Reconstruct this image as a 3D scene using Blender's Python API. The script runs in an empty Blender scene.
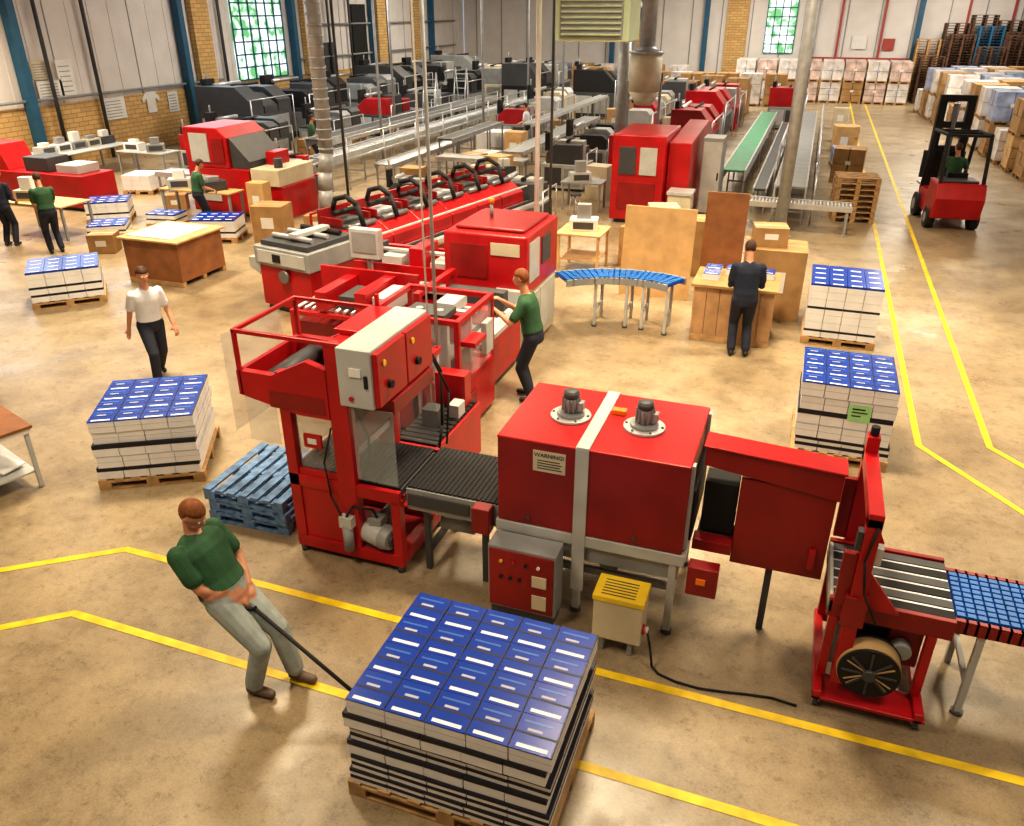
import bpy, math, random
import numpy as np
from mathutils import Vector, Matrix
random.seed(7)
sc=bpy.context.scene
try:
    sc.view_settings.view_transform='Standard'
    sc.view_settings.look='Medium High Contrast'
except Exception: pass
# ---------------------------------------------------------------- materials
MATS={}
def M(name,col,rough=.5,metal=0,var=.12,scale=3.0,bump=0,emis=0,alpha=1,trans=0):
    if name in MATS: return MATS[name]
    m=bpy.data.materials.new(name);m.use_nodes=True;nt=m.node_tree;N=nt.nodes;L=nt.links
    p=N['Principled BSDF'];p.inputs['Roughness'].default_value=rough;p.inputs['Metallic'].default_value=metal
    tc=N.new('ShaderNodeTexCoord');no=N.new('ShaderNodeTexNoise');no.inputs['Scale'].default_value=scale;no.inputs['Detail'].default_value=5
    L.new(tc.outputs['Object'],no.inputs['Vector'])
    rp=N.new('ShaderNodeValToRGB');rp.color_ramp.elements[0].position=.3;rp.color_ramp.elements[1].position=.7
    a=[max(0,c*(1-var)) for c in col];b=[min(1,c*(1+var)) for c in col]
    rp.color_ramp.elements[0].color=(*a,1);rp.color_ramp.elements[1].color=(*b,1)
    L.new(no.outputs['Fac'],rp.inputs['Fac']);L.new(rp.outputs['Color'],p.inputs['Base Color'])
    if bump:
        bp=N.new('ShaderNodeBump');bp.inputs['Strength'].default_value=bump;bp.inputs['Distance'].default_value=.01
        n2=N.new('ShaderNodeTexNoise');n2.inputs['Scale'].default_value=scale*8;L.new(tc.outputs['Object'],n2.inputs['Vector'])
        L.new(n2.outputs['Fac'],bp.inputs['Height']);L.new(bp.outputs['Normal'],p.inputs['Normal'])
    if emis:
        L.new(rp.outputs['Color'],p.inputs['Emission Color']);p.inputs['Emission Strength'].default_value=emis
    if trans:
        p.inputs['Alpha'].default_value=alpha
    MATS[name]=m;return m
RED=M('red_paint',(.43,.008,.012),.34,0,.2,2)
DRED=M('dark_and_shaded_red',(.26,.010,.011),.38,0,.22,2)  # darker red parts; on the tunnel hood, shade put into the red
GREY=M('grey_paint',(.29,.30,.31),.45)
LG=M('light_grey_paint',(.48,.49,.49),.4)
DG=M('dark_grey_paint',(.06,.063,.07),.5)
BLK=M('black_rubber',(.010,.010,.012),.7)
CREAM=M('cream_paint',(.60,.54,.40),.45)
STEEL=M('steel',(.55,.56,.58),.35,.55)
DST=M('dark_steel',(.2,.2,.21),.4,.5)
GALV=M('galvanised',(.42,.44,.46),.45,.25,.15,6)
BLUE=M('blue_belt',(.01,.15,.52),.4)
COVER=M('blue_cover',(.005,.045,.36),.25,0,.12)
NAVY=M('navy_stripe',(.006,.008,.022),.5)
PAGE=M('page_white',(.80,.81,.84),.6,0,.06)
PAGEG=M('page_grey_line',(.45,.47,.52),.6,0,.06)
LBL=M('cover_light_blue',(.05,.16,.5),.3)
WHITE=M('white_paint',(.78,.78,.76),.5,0,.05)
WOOD=M('pallet_wood',(.45,.28,.13),.75,0,.3,7,.3)
PLY=M('plywood',(.58,.37,.17),.6,0,.18,3,.1)
PLYD=M('brown_board',(.27,.11,.04),.55,0,.25,3)
PLYM=M('bench_wood',(.44,.26,.13),.6,0,.2,4)
CARD=M('cardboard',(.38,.23,.1),.8,0,.2,3)
TAN=M('tan_card',(.50,.34,.16),.7)
BPAL=M('blue_pallet',(.12,.22,.40),.7,0,.5,9,.3)
YEL=M('yellow_paint',(.85,.6,.03),.5,0,.12)
ORG=M('orange_sticker',(.9,.22,.02),.5)
GREEN=M('green_belt',(.04,.26,.13),.5)
PALEG=M('pale_green_unit',(.5,.6,.42),.5,0,.05)
LIME=M('pale_green_label',(.35,.7,.3),.5,0,.05)
PLEX=M('clear_guard',(.6,.66,.68),.08,0,.05,trans=1,alpha=.22)
WRAP=M('stretch_wrap',(.68,.65,.64),.3,0,.35,2.5)
WRAPP=M('pink_wrap',(.58,.45,.42),.35,0,.5,2.2)
WRAPB=M('wrapped_blue',(.33,.4,.58),.3,0,.5,2.2)
DWOOD=M('dark_pallet_wood',(.10,.05,.03),.8,0,.5,5)
CBLUE=M('column_blue',(.02,.11,.21),.5)
SKIN=M('skin',(.55,.26,.16),.5,0,.08)
HAIR=M('brown_hair',(.06,.025,.013),.7,0,.3,30)
HAIRG=M('ginger_hair',(.22,.07,.02),.7,0,.3,30)
SHG=M('green_shirt',(.03,.10,.045),.8,0,.2,8,.3)
SHW=M('white_shirt',(.68,.7,.76),.8,0,.06,8,.2)
SHN=M('navy_shirt',(.012,.02,.045),.8,0,.2,8,.2)
TRN=M('navy_trousers',(.016,.02,.038),.8,0,.2,8,.2)
TRG=M('pale_jeans',(.33,.37,.36),.8,0,.2,8,.3)
SHOE=M('black_shoe',(.02,.02,.02),.45)
BOOT=M('tan_boot',(.13,.09,.06),.6)
EYE=M('eye_dark',(.03,.02,.015),.2)
LIP=M('lip',(.42,.13,.1),.5)
# ---------------------------------------------------------------- builder
class B:
    def __init__(s): s.v=[];s.f=[];s.m=[];s.s=[];s.mats=[]
    def mi(s,m):
        if m not in s.mats: s.mats.append(m)
        return s.mats.index(m)
    def add(s,vs,fs,m,sm=False):
        o=len(s.v);s.v+= [tuple(v) for v in vs];i=s.mi(m)
        for k,f in enumerate(fs):
            s.f.append([o+a for a in f]);s.m.append(i);s.s.append(sm if isinstance(sm,bool) else sm[k])
        return s
    def box(s,x0,x1,y0,y1,z0,z1,m):
        vs=[(x0,y0,z0),(x1,y0,z0),(x1,y1,z0),(x0,y1,z0),(x0,y0,z1),(x1,y0,z1),(x1,y1,z1),(x0,y1,z1)]
        return s.add(vs,[(0,3,2,1),(4,5,6,7),(0,1,5,4),(1,2,6,5),(2,3,7,6),(3,0,4,7)],m)
    def obx(s,c,sz,rot,m):
        R=Matrix.Rotation(rot[2],3,'Z')@Matrix.Rotation(rot[1],3,'Y')@Matrix.Rotation(rot[0],3,'X')
        a,b,d=sz[0]/2,sz[1]/2,sz[2]/2
        vs=[Vector(c)+R@Vector(p) for p in [(-a,-b,-d),(a,-b,-d),(a,b,-d),(-a,b,-d),(-a,-b,d),(a,-b,d),(a,b,d),(-a,b,d)]]
        return s.add(vs,[(0,3,2,1),(4,5,6,7),(0,1,5,4),(1,2,6,5),(2,3,7,6),(3,0,4,7)],m)
    def cyl(s,p0,p1,r,m,n=14,r2=None):
        p0=Vector(p0);p1=Vector(p1);r2=r if r2 is None else r2
        z=(p1-p0).normalized();x=z.orthogonal().normalized();y=z.cross(x)
        vs=[]
        for p,q in((p0,r),(p1,r2)):
            for i in range(n):
                a=2*math.pi*i/n;vs.append(p+(x*math.cos(a)+y*math.sin(a))*q)
        fs=[(i,(i+1)%n,n+(i+1)%n,n+i) for i in range(n)]+[tuple(range(n-1,-1,-1)),tuple(range(n,2*n))]
        return s.add(vs,fs,m,[True]*n+[False,False])
    def sph(s,c,r,m,n=12,k=8,R=None):
        if not hasattr(r,'__len__'): r=(r,r,r)
        vs=[];c=Vector(c)
        for j in range(1,k):
            t=math.pi*j/k
            for i in range(n):
                a=2*math.pi*i/n;p=Vector((r[0]*math.sin(t)*math.cos(a),r[1]*math.sin(t)*math.sin(a),r[2]*math.cos(t)))
                vs.append(c+(R@p if R else p))
        for q in((0,0,r[2]),(0,0,-r[2])):
            p=Vector(q);vs.append(c+(R@p if R else p))
        fs=[]
        for j in range(k-2):
            for i in range(n):
                fs.append((j*n+i,(j+1)*n+i,(j+1)*n+(i+1)%n,j*n+(i+1)%n))
        T=len(vs)-2
        for i in range(n):
            fs.append((T,i,(i+1)%n));fs.append((T+1,(k-2)*n+(i+1)%n,(k-2)*n+i))
        return s.add(vs,fs,m,True)
    def tube(s,pts,r,m,n=10):
        for a,b in zip(pts[:-1],pts[1:]): s.cyl(a,b,r,m,n)
        for p in pts[1:-1]: s.sph(p,r,m,n,6)
        return s
    def prism(s,pts,ax,a,b,m):
        n=len(pts)
        g={'x':lambda p,q:(q,p[0],p[1]),'y':lambda p,q:(p[0],q,p[1]),'z':lambda p,q:(p[0],p[1],q)}[ax]
        vs=[g(p,a) for p in pts]+[g(p,b) for p in pts]
        fs=[tuple(range(n)),tuple(range(2*n-1,n-1,-1))]+[(i,n+i,n+(i+1)%n,(i+1)%n) for i in range(n)]
        ar=sum(pts[i][0]*pts[(i+1)%n][1]-pts[(i+1)%n][0]*pts[i][1] for i in range(n))
        if (ar>0)!=(ax=='y'): fs=[tuple(reversed(f)) for f in fs]
        return s.add(vs,fs,m)
    def frame(s,x0,x1,y0,y1,z0,z1,t,m):
        for x in(x0,x1-t):
            for y in(y0,y1-t): s.box(x,x+t,y,y+t,z0,z1,m)
        for z in(z0,z1-t):
            for y in(y0,y1-t): s.box(x0+t,x1-t,y,y+t,z,z+t,m)
            for x in(x0,x1-t): s.box(x,x+t,y0+t,y1-t,z,z+t,m)
        return s
    def mesh(s,name,off=(0,0,0)):
        me=bpy.data.meshes.new(name)
        me.from_pydata([(v[0]-off[0],v[1]-off[1],v[2]-off[2]) for v in s.v],[],s.f)
        for m in s.mats: me.materials.append(m)
        me.polygons.foreach_set('material_index',s.m);me.polygons.foreach_set('use_smooth',s.s)
        me.update();return me
def link(o): sc.collection.objects.link(o);return o
W={}
def thing(name,label,cat,x=0,y=0,z=0,rot=0,world=False,group=None):
    o=link(bpy.data.objects.new(name,None));o.empty_display_size=.2;o.location=(x,y,z);o.rotation_euler=(0,0,math.radians(rot))
    o['label']=label;o['category']=cat
    if group:o['group']=group
    W[o.name]=(x,y,z) if world else (0,0,0);return o
def bev(o,w):
    if w:
        md=o.modifiers.new('bevel','BEVEL');md.width=w;md.segments=2;md.limit_method='ANGLE';md.angle_limit=.9
def part(T,b,name,bevel=.006,label=None):
    off=W.get(T.name,(0,0,0))
    o=link(bpy.data.objects.new(name,b.mesh(name,off)));o.parent=T;bev(o,bevel);W[o.name]=off
    if label:o['label']=label
    return o
sub=lambda P,b,name,bevel=.003,label=None: part(P,b,name,bevel,label)
def parts(T,bs,name,bevel=.006):
    for b in bs: part(T,b,name,bevel)
def single(name,b,label,cat,x=0,y=0,z=0,rot=0,bevel=.006,group=None,kind=None):
    o=link(bpy.data.objects.new(name,b.mesh(name)));o.location=(x,y,z);o.rotation_euler=(0,0,math.radians(rot));bev(o,bevel)
    o['label']=label;o['category']=cat
    if group:o['group']=group
    if kind:o['kind']=kind
    return o
def struct(name,b,bevel=0):
    o=link(bpy.data.objects.new(name,b.mesh(name)));o['kind']='structure';bev(o,bevel);return o
# ---------------------------------------------------------------- camera
H=5.2;pitch=math.atan(403/800)
cam=bpy.data.cameras.new('camera');co=link(bpy.data.objects.new('camera',cam));cam.lens=800/1024*36;cam.sensor_width=36
co.location=(0,0,H);co.rotation_euler=(math.pi/2-pitch,0,math.radians(19.65));cam.clip_end=300;sc.camera=co
# ---------------------------------------------------------------- room
def floor_mat():
    m=bpy.data.materials.new('concrete_floor');m.use_nodes=True;nt=m.node_tree;N=nt.nodes;L=nt.links;p=N['Principled BSDF']
    tc=N.new('ShaderNodeTexCoord')
    def noise(sc_,det,ro=.6,dist=0):
        n=N.new('ShaderNodeTexNoise');n.inputs['Scale'].default_value=sc_;n.inputs['Detail'].default_value=det;n.inputs['Roughness'].default_value=ro;n.inputs['Distortion'].default_value=dist
        L.new(tc.outputs['Object'],n.inputs['Vector']);return n
    def ramp(src,stops):
        r=N.new('ShaderNodeValToRGB');e=r.color_ramp.elements
        e[0].position,e[0].color=stops[0][0],(*stops[0][1],1);e[1].position,e[1].color=stops[-1][0],(*stops[-1][1],1)
        for q in stops[1:-1]:
            k=e.new(q[0]);k.color=(*q[1],1)
        L.new(src.outputs['Fac'],r.inputs['Fac']);return r
    def mix(a,b,fac,t='MULTIPLY'):
        x=N.new('ShaderNodeMix');x.data_type='RGBA';x.blend_type=t;x.inputs[0].default_value=fac
        L.new(a,x.inputs[6]);L.new(b,x.inputs[7]);return x.outputs[2]
    r1=ramp(noise(.35,6,.65,0),[(.32,(.28,.21,.13)),(.5,(.37,.29,.185)),(.68,(.47,.375,.25))])
    r2=ramp(noise(1.3,10,.78,.05),[(.37,(.60,.57,.54)),(.5,(.90,.89,.88)),(.62,(1.06,1.04,1.0))])
    r3=ramp(noise(7,9,.82),[(.37,(.42,.39,.36)),(.47,(1,1,1))])
    r4=ramp(noise(50,4),[(.32,(.76,.75,.74)),(.6,(1,1,1))])
    c=mix(r1.outputs[0],r2.outputs[0],.85);c=mix(c,r3.outputs[0],.6);c=mix(c,r4.outputs[0],.85)
    L.new(c,p.inputs['Base Color'])
    rr=ramp(noise(1.1,5),[(.3,(.24,)*3),(.7,(.5,)*3)]);L.new(rr.outputs[0],p.inputs['Roughness'])
    bp=N.new('ShaderNodeBump');bp.inputs['Strength'].default_value=.06;L.new(noise(30,4).outputs['Fac'],bp.inputs['Height']);L.new(bp.outputs['Normal'],p.inputs['Normal'])
    return m
def brick_mat():
    m=bpy.data.materials.new('yellow_brick');m.use_nodes=True;nt=m.node_tree;N=nt.nodes;L=nt.links;p=N['Principled BSDF']
    tc=N.new('ShaderNodeTexCoord');sp=N.new('ShaderNodeSeparateXYZ');ad=N.new('ShaderNodeMath');cb=N.new('ShaderNodeCombineXYZ')
    L.new(tc.outputs['Object'],sp.inputs[0]);L.new(sp.outputs['X'],ad.inputs[0]);L.new(sp.outputs['Y'],ad.inputs[1]);L.new(ad.outputs[0],cb.inputs[0]);L.new(sp.outputs['Z'],cb.inputs[1])
    bt=N.new('ShaderNodeTexBrick');L.new(cb.outputs[0],bt.inputs['Vector'])
    for k,v in {'Scale':1,'Brick Width':.45,'Row Height':.16,'Mortar Size':.012}.items(): bt.inputs[k].default_value=v
    bt.inputs['Color1'].default_value=(.56,.35,.14,1);bt.inputs['Color2'].default_value=(.70,.46,.19,1);bt.inputs['Mortar'].default_value=(.28,.2,.12,1)
    L.new(bt.outputs['Color'],p.inputs['Base Color']);p.inputs['Roughness'].default_value=.8;return m
def pane_mat():
    m=bpy.data.materials.new('daylit_pane');m.use_nodes=True;nt=m.node_tree;N=nt.nodes;L=nt.links;p=N['Principled BSDF']
    tc=N.new('ShaderNodeTexCoord');no=N.new('ShaderNodeTexNoise');no.inputs['Scale'].default_value=1.6;no.inputs['Detail'].default_value=8
    L.new(tc.outputs['Object'],no.inputs['Vector']);r=N.new('ShaderNodeValToRGB');e=r.color_ramp.elements
    e[0].position=.42;e[0].color=(.12,.38,.16,1);e[1].position=.56;e[1].color=(.85,1,.97,1)
    L.new(no.outputs['Fac'],r.inputs['Fac']);L.new(r.outputs[0],p.inputs['Base Color']);L.new(r.outputs[0],p.inputs['Emission Color']);p.inputs['Emission Strength'].default_value=1.0;return m
BRICK=brick_mat();PANE=pane_mat();WALL=M('wall_panel',(.74,.71,.70),.7,0,.06,1)
CEIL=M('ceiling_panel',(.45,.45,.45),.8)
XL,XR,YF,YN,ZC=-26,16,62,-7,9
struct('floor',B().add([(XL,YN,0),(XR,YN,0),(XR,YF,0),(XL,YF,0)],[(0,1,2,3)],floor_mat()))
struct('ceiling',B().box(XL,XR,YN,YF,ZC,ZC+.2,CEIL))
b=B().box(XL-.3,XL,YN,YF,0,2.15,BRICK).box(XL-.3,XL-.05,YN,YF,2.15,ZC,WALL)
for y in range(-6,62,1):
    b.box(XL-.05,XL-.03,y,y+.04,2.15,ZC,GREY if y%4==0 else WALL)
struct('wall_left',b)
b=B().box(XL,XR,YF,YF+.3,0,1.1,BRICK).box(XL,XR,YF+.05,YF+.3,1.1,ZC,WALL)
for x in range(-25,16,2): b.box(x,x+.06,YF,YF+.05,1.1,ZC,GREY)
struct('wall_back',b)
struct('wall_right',B().box(XR,XR+.3,YN,YF,0,ZC,WALL))
struct('wall_front',B().box(XL,XR,YN-.3,YN,0,ZC,WALL))
k=1
for y in (5.6,14,22.4,30.6,39,47.4,55.8):
    struct(f'trim_{k}',B().box(XL,XL+.35,y-.15,y+.15,0,ZC,CBLUE));k+=1
for y,x2 in ((31.4,.25),(47.9,.3),(53,.3),(40,.25)):
    struct(f'trim_{k}',B().box(XL,XL+x2,y,y+1.1,2.15,ZC,BRICK));k+=1
struct(f'trim_{k}',B().box(-6.6,-5.2,YF-.25,YF,0,ZC,BRICK));k+=1
struct(f'trim_{k}',B().box(-12.6,-11.4,YF-.25,YF,0,ZC,BRICK));k+=1
for x in (-8.1,-1.2,5.2,-14.6):
    struct(f'trim_{k}',B().box(x,x+.3,YF-.4,YF,0,ZC,CBLUE));k+=1
REDT=M('red_trim',(.4,.07,.06),.5)
struct(f'trim_{k}',B().box(-.9,XR,YF-.08,YF,2.2,2.4,REDT));k+=1
for x in (.6,3.2,8,10.5):
    struct(f'trim_{k}',B().box(x,x+.14,YF-.1,YF,0,ZC,REDT));k+=1
for y in (24.2,26.3,34.0,43.2,45.5,50):
    struct(f'trim_{k}',B().cyl((XL+.15,y-.7,0),(XL+.15,y-.7,ZC),.07,DG));k+=1
for z,y0_,y1_ in ((2.35,6,33),(2.9,39,60),(4.5,41,60)):
    struct(f'trim_{k}',B().cyl((XL+.12,y0_,z),(XL+.12,y1_,z),.05,GREY));k+=1
b=B().box(XL-.04,XL+.02,34.3,38.3,2.2,6.6,PANE)
for j in range(7):
    y=34.3+4*j/6;b.box(XL+.02,XL+.07,y-.035,y+.035,2.2,6.6,CBLUE)
for j in range(9): b.box(XL+.02,XL+.07,34.3,38.3,2.2+j*.55-.03,2.2+j*.55+.03,CBLUE)
struct('window_1',b)
b=B().box(-4,-2.1,YF-.02,YF+.04,2.6,7,PANE)
for j in range(5): b.box(-4+j*.475-.03,-4+j*.475+.03,YF-.07,YF-.02,2.6,7,CBLUE)
for j in range(9): b.box(-4,-2.1,YF-.07,YF-.02,2.6+j*.55-.03,2.6+j*.55+.03,CBLUE)
struct('window_2',b)
b=B().box(XL+.0,XL+.08,41.6,43.0,0,3.6,DG).box(XL+.0,XL+.1,45.2,46.8,0,5.5,BLK)
struct('door_1',b)
LINE=M('line_yellow',(.80,.55,.015),.5,0,.25,5)
def fline(pts,w,i):
    b=B();w/=2;n=len(pts);L_=[];R_=[]
    for j,p in enumerate(pts):
        p=Vector(p);a=(p-Vector(pts[j-1])).normalized() if j else None;c=(Vector(pts[j+1])-p).normalized() if j<n-1 else None
        a=a or c;c=c or a;t=(a+c).normalized();nn=Vector((-t.y,t.x));q=w/max(.3,nn.dot(Vector((-a.y,a.x))))
        L_.append(p+nn*q);R_.append(p-nn*q)
    vs=[(p.x,p.y,.004) for p in L_]+[(p.x,p.y,.004) for p in R_]
    b.add(vs,[(n+j,n+j+1,j+1,j) for j in range(n-1)],LINE);struct(f'trim_{i}',b)
for pts in ([(-12,1.1),(-7.26,4.51),(-6.29,5.24),(15,5.12)],[(-12,-.1),(-6.5,3.86),(-6.01,4.25),(15,4.1)],
            [(1.95,58),(1.97,10.64),(6,5.2)],[(2.8,58),(2.86,10.9),(8,4.2)]):
    fline(pts,.085,k);k+=1
# ---------------------------------------------------------------- pallets & books
PMC={}
def pallet_parts(T,lx,ly,mat):
    key=(round(lx,3),round(ly,3),mat.name)
    if key not in PMC:
        b=B();n=7
        for i in range(n):
            x=-lx/2+(lx-.1)*i/(n-1);b.box(x,x+.1,-ly/2,ly/2,.118,.14,mat)
        for y in(-ly/2,-.05,ly/2-.1): b.box(-lx/2,lx/2,y,y+.1,.096,.118,mat)
        c=B()
        for y in(-ly/2,-.05,ly/2-.1):
            c.box(-lx/2,lx/2,y,y+.1,0,.02,mat)
            for x in(-lx/2,-.07,lx/2-.14): c.box(x,x+.14,y,y+.1,.02,.096,mat)
        PMC[key]=(b.mesh('deck'),c.mesh('base_block'))
    for me,nm in zip(PMC[key],('deck','base_block')):
        o=link(bpy.data.objects.new(nm,me));o.parent=T
def pallet(x,y,rot,lx,ly,mat,label,z=0,group=None):
    T=thing('pallet',label,'pallet',x,y,z,rot,group=group);pallet_parts(T,lx,ly,mat);return T
BM={}
def bundle_mesh(bx,by,bz,var=0):
    key=(bx,by,bz,var)
    if key in BM: return BM[key]
    b=B();x=bx/2-.002;y=by/2-.002;h=bz-.002
    def slab(a,c,m,i=0): b.box(-x+i,x-i,-y+i,y-i,h*a,h*c,m)
    if var in(0,3):
        slab(0,.47,PAGE,.002);slab(.47,.50,PAGEG,.001);slab(.50,.92,PAGE,.002);slab(.92,1,COVER if var==0 else PAGEG,0 if var==0 else .001)
    elif var==1:
        slab(0,.28,PAGE,.002);slab(.28,.52,NAVY);slab(.52,.76,PAGE,.002);slab(.76,1,NAVY)
    else:
        slab(0,.66,PAGE,.002);slab(.66,1,NAVY)
    if var==0:
        t=h
        b.box(-x*.72,x*.72,-y*.86,-y*.66,t,t+.0015,PAGE)
        b.box(-x*.98,x*.98,-y*.12,y*.0,t,t+.0012,NAVY)
        b.box(-x*.5,x*.2,y*.1,y*.24,t,t+.0012,PAGEG)
        b.box(-x*.8,x*.6,y*.55,y*.66,t,t+.0012,LBL)
        b.box(x*.93,x,-y,y,t,t+.001,NAVY)
    BM[key]=b.mesh('book_bundle');return BM[key]
def stack(x,y,rot,nx,ny,vars_,bx,by,bz,label,plabel,mat=WOOD,group='book bundles'):
    pallet(x,y,rot,nx*bx+.05,ny*by+.05,mat,plabel);out={}
    R=Matrix.Rotation(math.radians(rot),3,'Z')
    for l,v in enumerate(vars_):
        me=bundle_mesh(bx,by,bz,v)
        jx,jy=random.uniform(-.02,.02),random.uniform(-.02,.02)
        for i in range(nx):
            for j in range(ny):
                o=bpy.data.objects.new('book_bundle',me)
                p=R@Vector(((i-(nx-1)/2)*bx+jx,(j-(ny-1)/2)*by+jy,0))
                o.location=(x+p.x,y+p.y,.141+l*bz);o.rotation_euler=(0,0,math.radians(rot+random.uniform(-.8,.8)))
                o['label']=label;o['category']='books';o['group']=group;link(o);out[(l,i,j)]=o
    return out
stack(-1.72,4.02,0,5,4,[1,1,2,1,2,0],.3,.3,.135,'shrink-wrapped bundle of blue books on the moving pallet','wooden pallet carried by the pallet truck',group='book bundles on the moved pallet')
stack(-7.24,6.92,30,4,4,[2,3,2,3,0],.295,.30,.155,'shrink-wrapped bundle of blue books on a floor pallet','wooden pallet under stacked blue books',group='book bundles beside blue pallets')
R3=stack(.93,10.35,0,4,4,[1,3,2,3,0],.28,.30,.19,'shrink-wrapped bundle of blue books beside the aisle line','wooden pallet under blue books by the aisle',group='book bundles near the aisle corner')
part(R3[(3,2,0)],B().box(-.13,.13,-.155,-.150,-.08,.14,LIME).box(-.09,.06,-.157,-.155,.08,.10,NAVY).box(-.09,.09,-.157,-.155,.04,.055,NAVY).box(-.09,.02,-.157,-.155,-.01,.005,NAVY),'paper_label',0,'pale green paper label')
def bulk(x,y,rot,nx,ny,vs,bx,by,bz,label):
    pallet(x,y,rot,nx*bx+.04,ny*by+.04,WOOD,'wooden pallet under '+label)
    b=B()
    for l,v in enumerate(vs):
        for i in range(nx):
            for j in range(ny):
                cx=(i-(nx-1)/2)*bx;cy=(j-(ny-1)/2)*by;z=.141+l*bz
                x_=bx/2-.004;y_=by/2-.004
                if v==9: b.box(cx-x_,cx+x_,cy-y_,cy+y_,z,z+bz-.004,PAGE);continue
                b.box(cx-x_,cx+x_,cy-y_,cy+y_,z,z+bz*.7,PAGE)
                b.box(cx-x_,cx+x_,cy-y_,cy+y_,z+bz*.7,z+bz-.004,NAVY if l<len(vs)-1 and v==1 else (COVER if l==len(vs)-1 else PAGE))
                if l==len(vs)-1: b.box(cx-x_*.6,cx+x_*.6,cy-y_*.8,cy-y_*.5,z+bz-.004,z+bz-.002,PAGE)
    single('book_stack',b,label,'books',x,y,0,rot,0,kind='stuff')
bulk(.95,14.6,0,4,4,[1,0,0,1,0,0,0],.29,.30,.135,'tall block of blue-covered book bundles beside the aisle')
bulk(-13.6,11.6,45,4,4,[1,1,0,0],.32,.27,.15,'stack of blue-covered books near the crate')
bulk(-13.75,16.5,20,4,3,[1,0,0],.27,.3,.15,'low stack of blue books near a cardboard box')
bulk(-17.9,17.2,35,4,3,[1,0,0],.27,.3,.15,'blue-covered books by the red feeder')
bulk(-16.5,15.7,35,3,3,[1,0],.3,.28,.13,'small heap of blue printed covers')
bulk(-12.2,32,10,4,3,[9,9,9,9],.32,.36,.17,'pale printed sheets by the long conveyor')
bulk(-15.9,17.1,10,3,2,[1,0],.28,.3,.13,'low stack of blue covers beside the stitcher')
bulk(-10.8,22.0,15,4,3,[9,9,9],.3,.32,.15,'pale printed sheets near the gathering line')
bulk(-19.8,20.6,15,3,3,[9,0,9],.3,.32,.15,'mixed printed sheets by the wall bench')
for i in range(3):
    pallet(-5.3+[0,.03,-.02][i],6.58,[2,-1,1][i],1.02,1.12,BPAL,'weathered blue wooden pallet in a low stack',z=i*.141,group='stacked blue pallets')
# ---------------------------------------------------------------- pallet truck
T=thing('pallet_truck','hand pallet truck under the moved book pallet','pallet truck',-2.75,4.02)
b=B()
b.prism([(.05,-.2),(.14,-.2),(.14,.2),(.05,.2),(0,.1),(0,-.1)],'z',.12,.24,DRED);b.cyl((.06,0,.2),(.06,0,.42),.04,DG);part(T,b,'hydraulic_pump')
for s_ in(-1,1): part(T,B().box(.1,1.3,s_*.17-.04,s_*.17+.04,.022,.09,RED),'fork')
part(T,B().cyl((.05,-.07,.08),(.05,.07,.08),.08,BLK).box(.03,.07,-.02,.02,.06,.14,STEEL),'steering_wheel_roller')
hx,hy,hz=-1.1,.14,.90
part(T,B().tube([(.06,0,.24),(hx+.12,hy-.01,hz-.11),(hx+.06,hy-.1,hz-.05),(hx,hy-.11,hz),(hx,hy+.11,hz),(hx+.06,hy+.1,hz-.05),(hx+.12,hy-.01,hz-.11)],.017,BLK),'handle',0)
# ---------------------------------------------------------------- conveyors
def conveyor(name,label,x0,x1,y0,y1,z,ax,belt,rail=STEEL,legs=3,rollers=False,raild=.12,legm=GREY,cat='conveyor',group=None):
    cx,cy=(x0+x1)/2,(y0+y1)/2;T=thing(name,label,cat,cx,cy,world=True,group=group)
    if ax=='x': parts(T,[B().box(x0,x1,y0,y0+.05,z-raild,z+.02,rail),B().box(x0,x1,y1-.05,y1,z-raild,z+.02,rail)],'side_rail')
    else: parts(T,[B().box(x0,x0+.05,y0,y1,z-raild,z+.02,rail),B().box(x1-.05,x1,y0,y1,z-raild,z+.02,rail)],'side_rail')
    b=B()
    if rollers:
        L=(x1-x0) if ax=='x' else (y1-y0);n=max(2,min(90,int(L/.09)))
        for i in range(n):
            q=(i+.5)*L/n
            if ax=='x': b.cyl((x0+q,y0+.05,z-.025),(x0+q,y1-.05,z-.025),.028,belt,8)
            else: b.cyl((x0+.05,y0+q,z-.025),(x1-.05,y0+q,z-.025),.028,belt,8)
        part(T,b,'roller_bed',0)
    else:
        b.box(x0+.05 if ax=='y' else x0,x1-.05 if ax=='y' else x1,y0+.05 if ax=='x' else y0,y1-.05 if ax=='x' else y1,z-.06,z,belt)
        part(T,b,'belt')
    for i in range(legs):
        t=i/(legs-1) if legs>1 else .5
        b=B()
        if ax=='x':
            x=x0+.1+(x1-x0-.2)*t
            for y in(y0+.02,y1-.06): b.box(x-.025,x+.025,y,y+.045,.0,z-raild,legm)
            b.box(x-.02,x+.02,y0+.06,y1-.06,.3,.34,legm)
        else:
            y=y0+.1+(y1-y0-.2)*t
            for x in(x0+.02,x1-.06): b.box(x,x+.045,y-.025,y+.025,.0,z-raild,legm)
            b.box(x0+.06,x1-.06,y-.02,y+.02,.3,.34,legm)
        part(T,b,'leg',0)
    return T
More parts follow.
